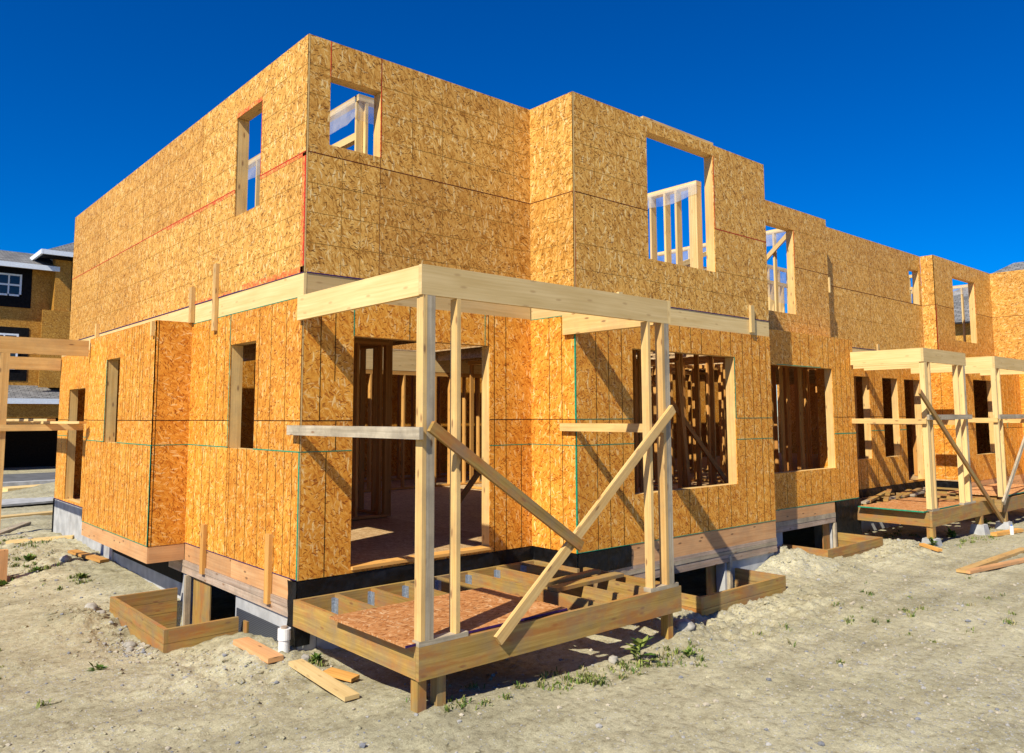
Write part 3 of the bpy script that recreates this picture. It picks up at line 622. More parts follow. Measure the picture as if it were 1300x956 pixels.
studwall(B, 'y', 2.4, 12.3, 16.5, .04, 2.72, m=LD, sp=.5)
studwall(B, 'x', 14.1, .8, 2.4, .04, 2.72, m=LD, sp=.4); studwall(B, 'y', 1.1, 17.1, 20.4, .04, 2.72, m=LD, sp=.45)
studwall(B, 'y', 9.0, 3.4, 10, .04, 2.72, m=LD, sp=.4, sub=False)
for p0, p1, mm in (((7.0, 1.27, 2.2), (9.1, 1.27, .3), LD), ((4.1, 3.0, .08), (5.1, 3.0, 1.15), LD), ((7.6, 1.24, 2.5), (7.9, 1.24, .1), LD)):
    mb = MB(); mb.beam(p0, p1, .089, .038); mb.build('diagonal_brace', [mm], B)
# --- interior framing, upper floor (seen against the sky)
UP = LP
w = studwall(B, 'x', 1.1, .95, 5.2, ZR, 5.37, m=UP, studs=[.95, 2.6, 3.2, 3.8, 4.5, 5.16]); 
w = studwall(B, 'y', .9, 1.10, 3.3, ZR, 5.37, m=UP, studs=[1.195, 2.4, 2.9, 3.26])
mb = MB(); mb.box(1.105, 1.185, .99, 2.6, 4.83, 4.92); mb.build('blocking', [UP], B)
studwall(B, 'x', 7.0, .32, 6.0, ZR, 5.36, depth=.14, m=UP, studs=[.32, .36, .40, .44, .72, .95, 1.25, 1.55, 1.95, 2.4, 2.9, 3.4, 3.9, 4.4, 5.0, 5.5, 5.96])
studwall(B, 'y', 4.4, 7.1, 12.6, ZR, 5.0, m=UP, studs=[7.2, 7.7, 8.3, 8.9, 9.5, 10.1, 10.8, 11.5, 12.2])
studwall(B, 'x', 11.05, .9, 4.3, ZR, 5.36, m=UP, studs=[.9, .94, 1.3, 1.6, 2.0, 2.4, 2.8, 3.4, 4.0]); studwall(B, 'y', 2.6, 9.6, 14.5, ZR, 4.7, m=UP, sp=.45)
studwall(B, 'y', 3.4, 13.4, 19.5, ZR, 5.36, m=UP, sp=.5); studwall(B, 'x', 18.7, .9, 3.3, ZR, 5.36, m=UP, sp=.4); studwall(B, 'y', 1.9, 16.7, 18.6, ZR, 4.9, m=UP, sp=.4)
studwall(B, 'x', 16.95, .62, 1.9, ZR, 4.75, m=UP, sp=.3); studwall(B, 'x', 19.9, .45, 2.6, ZR, 5.1, m=UP, sp=.35); studwall(B, 'x', 17.3, .9, 3.3, ZR, 5.36, m=UP, sp=.6, sub=False)
mb = MB(); mb.beam((11.0, 2.2, 4.15), (11.0, .95, 5.2), .089, .038, side=(1, 0, 0)); mb.build('diagonal_brace', [UP], B)
mb = MB(); mb.beam((9.5, 2.55, 4.6), (11.3, 2.55, 5.3), .089, .038); mb.build('diagonal_brace', [UP], B)
def film(axis, c, a0, a1, ztop, drop):
    mb = MB(); n = max(4, int((a1-a0)/.12)); P = {}
    for i in range(n+1):
        a = a0+(a1-a0)*i/n; dr = drop*(1+.35*noise.noise(Vector((a*1.6, c, 4))))
        for j in range(4):
            d = .012*noise.noise(Vector((a*4, j*1.3, 2)))*j; z = ztop-dr*j/3
            P[i, j] = Vector((c-.003+d, a, z)) if axis == 'x' else Vector((a, c-.003+d, z))
    for i in range(n):
        for j in range(3):
            q = [P[i, j], P[i+1, j], P[i+1, j+1], P[i, j+1]]; mb.quad(q, 0, [(p.x+p.y, p.z) for p in q])
    o = mb.build('plastic_film', [FLM], B); o.data.polygons.foreach_set('use_smooth', [True]*len(o.data.polygons))
film('x', 1.09, .93, 5.2, 5.34, .28); film('y', .89, 1.09, 3.2, 5.34, .3); film('x', 6.99, .3, 6, 5.33, .24); film('y', 4.38, 7.2, 12.5, 4.97, .3)
film('x', 11.03, .9, 4.3, 5.33, .3); film('y', 2.58, 9.7, 14.4, 4.67, .4); film('y', 3.38, 13.4, 19.5, 5.33, .45); film('x', 19.89, .45, 2.6, 5.08, .25); film('y', 1.88, 16.7, 18.6, 4.87, .5)
# --- temporary cleats nailed over the rim
for (x0, x1, y0, y1, z0, z1, m) in ((-.042, -.002, 2.20, 2.29, 2.57, 3.375, LF), (-.482, -.442, 3.075, 3.14, 2.55, 2.73, LF), (-.05, -.002, 2.98, 3.06, 2.735, 3.19, LF), (-.05, -.002, 7.55, 7.64, 2.62, 3.14, LF),
        (-.044, -.002, 2.32, 2.41, -.27, .30, LO), (-.044, -.002, .54, .63, -.30, .38, LO),
        (3.765, 3.84, -.792, -.754, 2.74, 3.06, LP), (6.70, 6.79, -.792, -.754, 2.76, 3.16, LP), (11.64, 11.74, .535, .568, 2.68, 3.1, LP), (13.9, 13.98, .535, .568, 2.75, 3.1, LP), (11.29, 11.33, .28, .56, 3.95, 4.25, LP)):
    mb = MB(); mb.box(x0, x1, y0, y1, z0, z1); mb.build('cleat', [m], B)

# ================================================================= PORCHES
def hanger(parent, x, y, z0, z1):
    mb = MB(); mb.box(x-.003, x-.0005, y-.075, y-.0, z0, z1); mb.box(x-.034, x-.0035, y-.004, y-.001, z0, z1); return mb.build('joist_hanger', [ZNC], parent)
P1 = empty('porch_frame', (0, -2.0, -.7), 'timber porch frame at the near corner with two crossing braces and an open joist deck', 'porch')
yf = -2.09; xl = -.045
def part(p, name, m, *a, **k):
    mb = MB(); mb.box(*a, **k); return mb.build(name, [m], p)
def brace(p, name, m, p0, p1, w=.089, t=.038, side=(0, 1, 0)):
    mb = MB(); mb.beam(p0, p1, w, t, side); return mb.build(name, [m], p)
zd = -.158
part(P1, 'deck_beam', LT, xl, xl+.04, -2.048, -.03, zd-.24, zd); part(P1, 'deck_beam', LT, xl, 3.14, yf, yf+.04, zd-.245, zd)
part(P1, 'deck_beam', LT, 3.10, 3.14, yf+.042, -.77, zd-.24, zd)
part(P1, 'ledger', LT, xl+.042, 3.03, -.075, -.03, zd-.24, zd-.001); part(P1, 'ledger', LT, 2.985, 3.024, -.79, -.077, zd-.23, zd+.002)
for i, x in enumerate((.36, .76, 1.165, 1.575, 1.99, 2.4, 2.8)):
    y1 = -.077; part(P1, 'joist', LT, x, x+.038, yf+.042, y1, zd-.235, zd-.002); hanger(P1, x, y1, zd-.22, zd-.03)
part(P1, 'canopy_beam', LP, xl, xl+.04, -2.048, .03, 2.485, 2.722, rnd=.9); part(P1, 'canopy_beam', LP, xl, 3.02, yf, yf+.04, 2.49, 2.728, rnd=.3)
part(P1, 'canopy_beam', LP, 3.022, 3.07, yf, -.64, 2.492, 2.732, rnd=.9)
part(P1, 'canopy_beam', LF, 2.978, 3.016, yf+.042, -.60, 2.49, 2.727, rnd=.6)
part(P1, 'canopy_beam', LP, .0, 3.0, -2.048, -2.01, 2.50, 2.72, rnd=.2)
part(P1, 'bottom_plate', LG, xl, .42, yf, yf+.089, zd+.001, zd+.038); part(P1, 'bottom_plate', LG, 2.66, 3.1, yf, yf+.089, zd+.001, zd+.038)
zp = zd+.039
def post(p, x, m3, y0=yf, z0=zp, z1=2.489, plies=3):
    mb = MB()
    for k in range(plies): mb.box(x+k*.0385, x+k*.0385+.038, y0+.001*(k % 2), y0+.089, z0, z1, (0 if k == 0 else 1) if len(m3) > 1 else 0)
    return mb.build('post', m3, p)
post(P1, -.028, [LF, LG]); post(P1, .30, [LF], plies=1); post(P1, 2.69, [LF], plies=1); post(P1, 2.915, [LF, LG])  # grey front plies: weathered tone with grazing-light shade put into the colour
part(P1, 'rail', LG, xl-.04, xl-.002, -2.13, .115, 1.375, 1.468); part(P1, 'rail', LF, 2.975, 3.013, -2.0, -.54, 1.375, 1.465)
part(P1, 'rail', LF, 2.877, 2.915, -2.09, -1.9, 1.375, 1.465)
brace(P1, 'brace', LT, (.005, yf-.063, 1.475), (1.63, yf-.063, .405)); brace(P1, 'brace', LF, (3.04, yf-.022, 1.62), (.70, yf-.022, -.24))
for (x, y) in ((-.02, -2.03), (.16, -2.03), (2.98, -2.03)): part(P1, 'footing_post', LT, x, x+.08, y-.01, y+.08, -1.0, zd-.247)
reparent(P1)
o = single('plywood_sheet', (lambda m: (m.obox((-.14, -2.05, -.152), (1.70, .01, .0), (0, 1.15, 0), (0, 0, .018), 0, 'osb'), m.obox((-.141, -2.053, -.1525), (1.702, .01, 0), (0, .002, 0), (0, 0, .019), 1), m)[-1])(MB()), [OD, PUR], 'reddish strand board sheet lying on the joists of the near porch', 'board')
for i, (a, bb, w, t, m, lab) in enumerate((((2.0, -1.4, -.14), (3.05, -1.35, -.14), .13, .035, LT, 'short brown plank lying across the near porch joists nearest the right posts'), ((1.9, -1.2, -.138), (3.0, -1.08, -.138), .09, .036, LT, 'narrow brown stick lying across the near porch joists behind the short plank'))):
    mb = MB(); mb.beam(a, bb, t, w); single('plank', mb, [m], lab, 'plank')
# porch two
def porch(root, x0, x1, yw, y1, braces, sheetm=None, mats=(LP, LG), jn=6, rails=True):
    part(root, 'deck_beam', LT, x0, x0+.04, y1+.042, yw-.03, zd-.24, zd); part(root, 'deck_beam', LT, x0, x1, y1, y1+.04, zd-.245, zd+.01); part(root, 'deck_beam', LT, x1-.04, x1, y1+.042, yw-.05, zd-.24, zd)
    part(root, 'ledger', LT, x0+.042, x1-.042, yw-.07, yw-.03, zd-.24, zd)
    for i in range(jn):
        x = x0+(x1-x0)*(i+1)/(jn+1); part(root, 'joist', LT, x, x+.038, y1+.042, yw-.072, zd-.23, zd-.002)
    part(root, 'canopy_beam', LP, x0, x0+.04, y1+.042, yw-.03, 2.49, 2.725, rnd=.95); part(root, 'canopy_beam', LP, x0, x1-.95, y1, y1+.04, 2.49, 2.73, rnd=.4)
for name, x0, x1, xc1, yw, y1, lab in (('porch_frame', 11.16, 14.3, 13.18, .57, -1.45, 'middle timber porch frame with a long brace slanting to the ground, beyond the near porch'), ('porch_frame', 14.42, 18.6, 17.6, .57, -1.57, 'farthest timber porch frame, cut off by the right edge of the picture')):
    r = empty(name, (x0, y1, -.8), lab, 'porch'); far = x0 > 14
    ywl = -.13 if not far else .57
    part(r, 'deck_beam', LT, x0, x0+.04, y1+.042, (yw-.05), zd-.24, zd); part(r, 'deck_beam', LT, x0, x1, y1, y1+.04, zd-.245, zd+.02)
    part(r, 'ledger', LT, x0+.042, x1, yw-.07, yw-.03, zd-.24, zd)
    for i in range(7):
        x = x0+(x1-x0)*(i+1)/8; part(r, 'joist', LT, x, x+.038, y1+.042, yw-.072, zd-.23, zd-.002)
    part(r, 'canopy_beam', LP, x0, x0+.04, y1+.042, (.02 if not far else -.3), 2.49, 2.735, rnd=.95); part(r, 'canopy_beam', LP, x0, xc1, y1, y1+.04, 2.49, 2.735, rnd=.3)
    part(r, 'canopy_beam', LP, xc1-.04, xc1, y1+.042, yw-.05, 2.49, 2.72, rnd=.9)
    for k in (.35, .68): part(r, 'canopy_joist', LP, x0+(xc1-x0)*k, x0+(xc1-x0)*k+.04, y1+.042, yw-.05, 2.50, 2.66, rnd=.8)
    part(r, 'bottom_plate', LG, x0+.04, x0+.35, y1+.001, y1+.09, zd+.022, zd+.058); part(r, 'bottom_plate', LG, xc1-.5, xc1+.1, y1+.001, y1+.09, zd+.022, zd+.058)
    zq = zd+.06
    post(r, x0+.0 if far else x0+.02, [LP, LP], y0=y1+.002, z0=zq, plies=3 if not far else 2)
    post(r, x0+.24, [LP], y0=y1+.002, z0=zq, plies=1); post(r, xc1-.46, [LP], y0=y1+.002, z0=zq, plies=1); post(r, xc1-.18, [LP, LG], y0=y1+.002, z0=zq, plies=3)  # grey plies again hold the post front's shade in their colour
    part(r, 'rail', LF, x0-.045, x0-.005, y1-.0, yw-.7 if not far else yw-.9, 1.39, 1.48)
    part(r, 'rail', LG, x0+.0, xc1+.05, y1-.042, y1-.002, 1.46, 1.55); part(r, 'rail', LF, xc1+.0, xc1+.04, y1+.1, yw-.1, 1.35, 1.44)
    if not far:
        brace(r, 'brace', LT, (10.75, y1-.065, 1.95), (14.72, y1-.065, -.74))
    else: brace(r, 'brace', LG, (16.4, y1-.065, 1.52), (14.2, y1-.065, -.20))
    xs = ((x0+.02, 0), (x0+2.35, 0)) if not far else ((x0+.1, 0), (x0+3.2, 0))
    for (x, _) in xs:
        part(r, 'footing_post', LT, x, x+.12, y1+.002, y1+.11, -.72, zd-.242)
        mb = MB(); s0, s1 = .17, .11; zb, zt_ = -.95, -.57 if x > x0+1 else -.60
        c = Vector((x+.06, y1+.06, 0))
        lo = [c+Vector((sx*s0, sy*s0, zb)) for sx, sy in ((-1, -1), (1, -1), (1, 1), (-1, 1))]; hi = [c+Vector((sx*s1, sy*s1, zt_)) for sx, sy in ((-1, -1), (1, -1), (1, 1), (-1, 1))]
        mb.quad(hi, 0, [(0, 0), (.2, 0), (.2, .2), (0, .2)])
        for k in range(4): mb.quad([lo[k], lo[(k+1) % 4], hi[(k+1) % 4], hi[k]], 0, [(0, 0), (.3, 0), (.3, .3), (0, .3)])
        mb.build('concrete_footing', [CON], r)
    reparent(r)
mb = MB(); mb.obox((11.04, -1.36, -.146), (2.35, 0, 0), (0, 1.15, 0), (0, 0, .018), 0, 'osb'); mb.obox((11.039, -1.364, -.147), (2.352, 0, 0), (0, .003, 0), (0, 0, .021), 1); mb.obox((11.036, -1.36, -.147), (.003, 0, 0), (0, 1.15, 0), (0, 0, .021), 1)
single('plywood_sheet', mb, [OD, GRN], 'green edged strand board sheet lying on the deck of the middle porch', 'board')
mb = MB(); mb.obox((14.9, -1.45, -.13), (3.2, 0, 0), (0, 1.1, 0), (0, 0, .018), 0, 'osb'); mb.obox((14.9, -1.454, -.131), (3.2, 0, 0), (0, .003, 0), (0, 0, .021), 1)
single('plywood_sheet', mb, [OD, GRN], 'green edged strand board sheet on the farthest porch deck at the right picture edge', 'board')
rg = random.Random(5)
for k in range(7):
    x = 11.45+k*.34; mb = MB(); zz = -.125+.035*(k % 2)*0
    mb.beam((x, -.15+rg.uniform(-.1, .1), zz+.02), (x+1.6+rg.uniform(-.3, .4), .10+rg.uniform(-.2, .3), zz+.02+.037*(k % 3)), .037, .09)
    single('plank', mb, [LT if k % 3 else LG], 'weathered plank in the loose heap behind the green edged board, %s' % ('leftmost', 'second from the left', 'third from the left', 'middle one of seven', 'third from the right', 'second from the right', 'rightmost')[k], 'plank', 'loose planks on the middle porch deck')
# left porch, partly outside the frame
P3 = empty('porch_frame', (-1.5, 6.2, -.7), 'bare timber porch frame at the left picture edge with planks resting on its rail', 'porch')
part(P3, 'canopy_beam', LF, -2.4, -.47, 6.14, 6.18, 2.475, 2.715); part(P3, 'canopy_beam', LF, -2.4, -.02, 10.22, 10.26, 2.46, 2.70)
part(P3, 'canopy_beam', LF, -1.57, -1.53, 6.184, 10.2, 2.475, 2.715)
post(P3, -1.60, [LF], y0=6.14, z0=-.75, z1=2.474, plies=3); post(P3, -1.60, [LF], y0=10.14, z0=-.75, z1=2.459, plies=3)
part(P3, 'rail', LF, -2.4, -.5, 6.10, 6.138, 1.36, 1.452); part(P3, 'rail', LO, -1.485, -1.445, 6.2, 10.15, 1.36, 1.452)
reparent(P3)
mb = MB()
for (dx, dy) in ((-1.56, 6.3),): mb.box(-1.85, -1.40, 5.95, 6.05, -.75, -.28); 
single('stump_board', mb, [LPK], 'short upright plywood board standing in the soil at the left picture edge', 'board')
for k, (p0, p1, z, lab) in enumerate((((-1.45, 7.3), (-.55, 5.95), 1.475, 'pale short plank lying on the left porch rail, lower of two'), ((-1.6, 7.6), (-.95, 6.0), 1.515, 'pale short plank lying on the left porch rail, upper of two'))):
    mb = MB(); mb.beam((*p0, z), (*p1, z-.0), .036, .13, side=(1, 0, 0)); single('plank', mb, [LP], lab, 'plank')

# ================================================================= WINDOW WELLS
def well(x0, x1, y0, y1, open_side, lab, zt_=-.55, zb=-1.25, t=.045):
    r = empty('window_well', ((x0+x1)/2, (y0+y1)/2, zb), lab, 'window well')
    h = .14; k = 0; z = zt_
    sides = {'-x': (x0, x0+t, y0, y1), '+x': (x1-t, x1, y0, y1), '-y': (x0+t+.001, x1-t-.001, y0, y0+t), '+y': (x0+t+.001, x1-t-.001, y1-t, y1)}
    for sname, (a0, a1, b0, b1) in sides.items():
        if sname == open_side: continue
        mb = MB(); z = zt_
        while z > zb: mb.box(a0, a1, b0, b1, z-h+.004, z); z -= h
        mb.build('side_boards', [LT], r)
    reparent(r); return r
well(-.80, .0, 1.22, 3.15, '+x', 'brown timber window well box in the soil beside the left gable wall', zt_=-.545)
well(4.30, 6.17, -1.50, -.76, '+y', 'brown timber window well box right of the near porch under the bay', zt_=-.55)
well(8.45, 10.4, -.92, -.14, '+y', 'brown timber window well box farther right, just before the middle porch', zt_=-.55)
mb = MB(); mb.box(.0, .045, 1.12, 1.215, -.82, -.585); single('timber_cleat', mb, [LT], 'short upright timber block bolted at the end of the left window well', 'block')

# ================================================================= SMALL THINGS NEAR THE CORNER
r = empty('drain_pipe', (-.10, -.0, -.7), 'white plastic drain pipe stub with a cap by the near foundation corner', 'pipe')
def cyl(name, x, y, z0, z1, rad, m, p, n=20):
    mb = MB(); P = [(x+rad*math.cos(2*math.pi*i/n), y+rad*math.sin(2*math.pi*i/n)) for i in range(n)]
    for i in range(n):
        a, c = P[i], P[(i+1) % n]; mb.quad([(*a, z0), (*c, z0), (*c, z1), (*a, z1)])
    mb.quad([(*a, z1) for a in P]); o = mb.build(name, [m], p)
    return o
cyl('pipe_body', -.10, .03, -.8, -.50, .052, PVC, r); cyl('coupling', -.10, .03, -.52, -.42, .060, PVC, r); cyl('plug', -.10, .03, -.421, -.40, .03, LS, r); reparent(r)
def rock(x, y, s, lab=None, sq=.7, zoff=0, seed=0):
    import bmesh
    bm = bmesh.new(); bmesh.ops.create_icosphere(bm, subdivisions=3, radius=1)
    for v in bm.verts:
        d = v.co.normalized(); k = 1+.28*noise.noise(d*1.6+Vector((seed*3.1, 0, 0)))+.1*noise.noise(d*4+Vector((seed, 5, 0)))
        v.co = Vector((d.x*k*s, d.y*k*s*.8, d.z*k*s*sq))
    me = bpy.data.meshes.new('rock'); bm.to_mesh(me); bm.free(); me.materials.append(ROCK)
    me.polygons.foreach_set('use_smooth', [True]*len(me.polygons))
    o = bpy.data.objects.new('rock', me); COL.objects.link(o); o.location = (x, y, gz(x, y)+s*sq*.35+zoff); o.rotation_euler = (0, 0, seed); tag(o, lab, 'rock')
rock(-.02, -.25, .055, 'pale round stone in the soil in front of the near porch corner', seed=1)
rock(-.95, 3.35, .09, 'pale flat rock beside the far corner of the left window well', seed=2); rock(-.92, 3.0, .05, 'small grey rock touching the far corner of the left window well', seed=3)
rock(2.15, -2.05, .06, 'pale stone in the shade under the near porch front beam', seed=4); rock(-.55, 6.6, .09, 'grey rock near the foundation below the bump-out of the left wall', seed=5)
rock(3.35, -1.95, .13, 'lump of grey rubble by the right foot of the near porch', seed=6, sq=.55); rock(6.6, -3.4, .035, 'lone small stone on the open sand at right of the picture', seed=7); rock(-1.0, 1.6, .05, 'small stone leaning on the outer side of the left window well', seed=8); rock(-.93, 1.85, .06, 'dark rounded stone against the outer side of the left window well', seed=9)
for (p0, p1, w, t, m, lab) in (
    ((-.30, .55), (-.27, -.17), .15, .045, LPK, 'thick orange offcut plank leaning on the soil by the left window well'),
    ((-.16, -.33), (-.17, -1.35), .13, .035, LP, 'pale weathered plank on the soil left of the near porch'),
    ((8.95, -2.65), (11.9, -2.62), .13, .04, LF, 'long plank on the sand at right, rear of the two'),
    ((8.95, -2.72), (10.9, -3.0), .11, .04, LPK, 'long plank on the sand at right, front of the two'),
    ((13.2, -1.75), (14.2, -1.9), .12, .06, LO, 'short orange board on the soil below the middle porch brace'),
    ((10.65, -1.45), (10.5, -1.8), .1, .04, LO, 'bright orange wood offcut on the soil by the middle porch footing'),
    ((-1.6, 13.7), (2.3, 14.6), .35, .06, LP, 'long pale plank on the soil behind the left porch'),
    ((-.9, 9.2), (.0, 8.6), .14, .05, LP, 'pale plank in the weeds in front of the far left foundation'),
    ((-1.1, 10.4), (-.2, 11.6), .16, .05, LG, 'grey plank in the rubble beside the far left corner'),
    ((-.35, 7.1), (-.1, 6.2), .14, .04, LO, 'orange offcut lying under the bump-out of the left wall'),
    ((.0, -.62), (.12, -.9), .12, .03, LO, 'small bright orange offcut beside the pale plank at the porch corner')):
    mb = MB(); za = gz(*p0)+t*.5+.015; zb = gz(*p1)+t*.5+.015
    if p0 == (-.30, .55): za = -.60
    mb.beam((*p0, za), (*p1, zb), t, w, side=Vector((p1[1]-p0[1], p0[0]-p1[0], 0)).normalized()); single('plank', mb, [m], lab, 'plank')
mb = MB(); mb.obox((.9, 21.0, -.70), (5.5, 1.2, .02), (-.2, .8, 0), (0, 0, .12), 0, 'osb'); single('sheet_pile', mb, [LP], 'low pale stack of boards beside the far road at left', 'boards')
mb = MB(); mb.obox((-1.2, 16.2, -.68), (4.6, .9, 0), (-.3, 1.5, 0), (0, 0, .05), 0, 'osb'); single('steel_plate', mb, [CON], 'grey flat slab on the soil behind the left porch', 'slab')
for p in ((14.3, -1.8),):
    mb = MB(); r_ = empty('plastic_bottle', (p[0]-.6, p[1]-.1, gz(*p)), 'clear plastic bottle lying on the soil by the middle porch brace', 'bottle')
    cyl('bottle_body', p[0]-.6, p[1]-.1, gz(*p), gz(*p)+.18, .035, PVC, r_, 12); cyl('cap', p[0]-.6, p[1]-.1, gz(*p)+.181, gz(*p)+.205, .014, BLU, r_, 10); reparent(r_)

# --- gravel (stuff)
GR = [plain('gravel_a', (.34, .33, .31), .9, .1), plain('gravel_b', (.43, .38, .29), .9, .1), plain('gravel_c', (.22, .225, .24), .9, .1)]
mb = MB(); rg = random.Random(11)
ICO = [(0, 0, 1), (.89, 0, .45), (.28, .85, .45), (-.72, .53, .45), (-.72, -.53, .45), (.28, -.85, .45), (.72, .53, -.45), (-.28, .85, -.45), (-.89, 0, -.45), (-.28, -.85, -.45), (.72, -.53, -.45), (0, 0, -1)]
IF = [(0, 1, 2), (0, 2, 3), (0, 3, 4), (0, 4, 5), (0, 5, 1), (1, 6, 2), (2, 7, 3), (3, 8, 4), (4, 9, 5), (5, 10, 1), (6, 7, 2), (7, 8, 3), (8, 9, 4), (9, 10, 5), (10, 6, 1)]
def pebble(x, y, s):
    s *= 1.9 if y > 7 else 1; mi = rg.choice([0, 0, 1, 1, 1, 2]); P = [Vector((a*s*rg.uniform(.7, 1.3), b_*s*rg.uniform(.7, 1.3), c*s*rg.uniform(.5, .8))) for a, b_, c in ICO]
    z = gz(x, y)+s*.2; 
    for f in IF: mb.quad([P[i]+Vector((x, y, z)) for i in f], mi, [(0, 0)]*3, .5)
def inhouse(x, y): return x > -.46 and y > (-.2 if x < 3.0 else -.75 if x < 7.3 else -.13 if x < 11.3 else .6)
cnt = 0
while cnt < 4400:
    k = rg.random()
    if k < .3: x, y = rg.uniform(-3.5, 7), rg.uniform(-5.4, -1.2)
    elif k < .55: x, y = rg.uniform(2.5, 9), rg.uniform(-5.2, -2.2)
    elif k < .75: x, y = rg.uniform(-3, -.5), rg.uniform(-2.5, 8)
    elif k < .79: x, y = rg.gauss(-.5, .5), rg.gauss(9.2, 1.2)
    elif k < .83: x, y = rg.gauss(-.3, .35), rg.gauss(0, .5)
    elif k < .9: x, y = rg.gauss(-1.0, .12), rg.gauss(1.8, .4)
    else: x, y = rg.uniform(3, 15), rg.uniform(-2.6, -1.0)
    if inhouse(x, y) or (-.8 < x < 0 and 1.2 < y < 3.1) or (4.3 < x < 6.2 and y > -1.5) or (8.4 < x < 10.4 and y > -.95): continue
    pebble(x, y, min(.03, rg.expovariate(1/.005)+.004)); cnt += 1
tag(mb.build('gravel', GR), 'scattered small grey and tan pebbles over the sandy ground', 'gravel', kind='stuff')

mb = MB(); cnt = 0
CL = [(-.35, .1, .35, .3), (-.45, .6, .2, .4), (-1.0, 2.2, .15, .7), (-1.0, 3.4, .3, .3), (3.6, -1.75, .5, .25), (5.2, -1.75, .9, .15), (7.5, -.95, .6, .3), (9.5, -1.2, .8, .15), (10.8, -1.2, .4, .3), (-.9, 8, .7, 2.0), (-1.5, 4.5, 1.0, 2.0), (2.0, -2.6, 2.5, .8), (6, -3, 3, 1.0), (-1.8, -1, .8, 1.2)]
while cnt < 1900:
    cx, cy, sx, sy = rg.choice(CL); x, y = rg.gauss(cx, sx), rg.gauss(cy, sy)
    if inhouse(x, y) or (-.84 < x < 0 and 1.18 < y < 3.2) or (4.25 < x < 6.2 and y > -1.54) or (8.4 < x < 10.45 and y > -.97): continue
    s_ = min(.045, rg.expovariate(1/.008)+.006); P = [Vector((a*s_*rg.uniform(.6, 1.4), b_*s_*rg.uniform(.6, 1.4), c*s_*rg.uniform(.4, .8))) for a, b_, c in ICO]
    z = gz(x, y)+s_*.1
    for f in IF: mb.quad([P[i]+Vector((x, y, z)) for i in f], 0, [(0, 0)]*3, .5)
    cnt += 1
tag(mb.build('soil_clods', [GM]), 'crumbly clods of the same sandy soil heaped by the wells and footings', 'soil', kind='stuff')

# --- vegetation
GL = [plain('leaf_green', (.075, .15, .02), .6, .3, noise_amt=.3), plain('leaf_yellow_green', (.20, .24, .05), .6, .3, noise_amt=.3), plain('leaf_dry', (.33, .28, .13), .7, .2, noise_amt=.3)]
def blades(mb, x, y, n, h, spread, mi_w=(0, 1, 1, 2)):
    for _ in range(n):
        a = rg.uniform(0, 6.28); r_ = spread*abs(rg.gauss(0, .5)); bx, by = x+r_*math.cos(a), y+r_*math.sin(a)
        z = gz(bx, by)-.005; hh_ = h*rg.uniform(.5, 1.2); le = rg.uniform(.2, .9)*hh_; d = rg.uniform(0, 6.28); w = rg.uniform(.002, .005)+h*.02
        p = Vector((bx, by, z)); t = p+Vector((le*math.cos(d), le*math.sin(d), hh_*.75)); m_ = p+Vector((le*.4*math.cos(d), le*.4*math.sin(d), hh_*.6)); s_ = Vector((-math.sin(d), math.cos(d), 0))*w
        mi = rg.choice(mi_w); mb.quad([p-s_, p+s_, m_+s_, m_-s_], mi, None); mb.quad([m_-s_, m_+s_, t], mi, [(0, 0)]*3)
mb = MB()
for (cx, cy, sx, sy, n) in ((-1.2, 6.4, .9, .5, 26), (-.8, 8.6, .9, 1.6, 60), (-1.3, 7.4, .8, .6, 30), (-.7, 5.2, .25, .5, 10), (1.6, -2.2, .9, .22, 40), (2.7, -2.35, .5, .2, 22), (.5, -2.0, .6, .3, 14), (4.6, -3.0, 1.8, .9, 14), (-2.2, 1.5, .8, 1.8, 14), (12.6, -1.7, 1.2, .15, 22), (7.5, -3.5, 2.5, 1.2, 16), (.02, -.35, .12, .12, 6), (14.6, -1.4, .6, .3, 8), (12, -.4, .8, .6, 20)):
    for _ in range(n):
        x, y = rg.gauss(cx, sx*.5), rg.gauss(cy, sy*.5)
        if inhouse(x, y): continue
        blades(mb, x, y, rg.randint(8, 26), rg.uniform(.03, .08), rg.uniform(.04, .12))
tag(mb.build('grass', GL), 'thin short grass tufts scattered over the soil', 'grass', kind='stuff')
def weed(x, y, n, size, lab, mi_w=(0, 0, 1), tall=0):
    mb = MB(); z = gz(x, y)
    for i in range(n):
        d = rg.uniform(0, 6.28); L_ = size*rg.uniform(.5, 1.1); e = rg.uniform(.2, 1.1); w = L_*.22
        base = Vector((x+rg.gauss(0, size*.15), y+rg.gauss(0, size*.15), z+rg.uniform(0, tall)))
        f = Vector((math.cos(d)*math.cos(e), math.sin(d)*math.cos(e), math.sin(e))); s_ = Vector((-math.sin(d), math.cos(d), 0))*w
        m_ = base+f*L_*.5; t = base+f*L_+Vector((0, 0, -L_*.15)); mi = rg.choice(mi_w)
        mb.quad([base, m_+s_, t], mi, [(0, 0)]*3); mb.quad([base, t, m_-s_], mi, [(0, 0)]*3)
    if tall: mb.beam((x, y, z), (x, y, z+tall), .006, .006, mi=0)
    o = single('weed', mb, GL, lab, 'weed')
weed(-1.45, 1.0, 16, .11, 'small green broad-leaved weed alone on the soil at lower left'); weed(.05, -.32, 60, .09, 'bushy green weed at the near corner of the porch deck', tall=.03)
weed(2.35, -2.2, 26, .16, 'yellow-green weed sprouting below the front beam of the near porch', (1, 1, 0), .18); weed(2.9, -2.35, 30, .1, 'low green weed under the right end of the near porch', (0, 1))
weed(11.0, -1.5, 40, .12, 'green leafy weed left of the first footing of the middle porch', tall=.12); weed(14.1, -1.3, 60, .16, 'leafy green weed in the shade between the middle and farthest porch', tall=.15); weed(12.7, -1.2, 60, .14, 'green weeds in the shade under the middle porch deck', tall=.1)
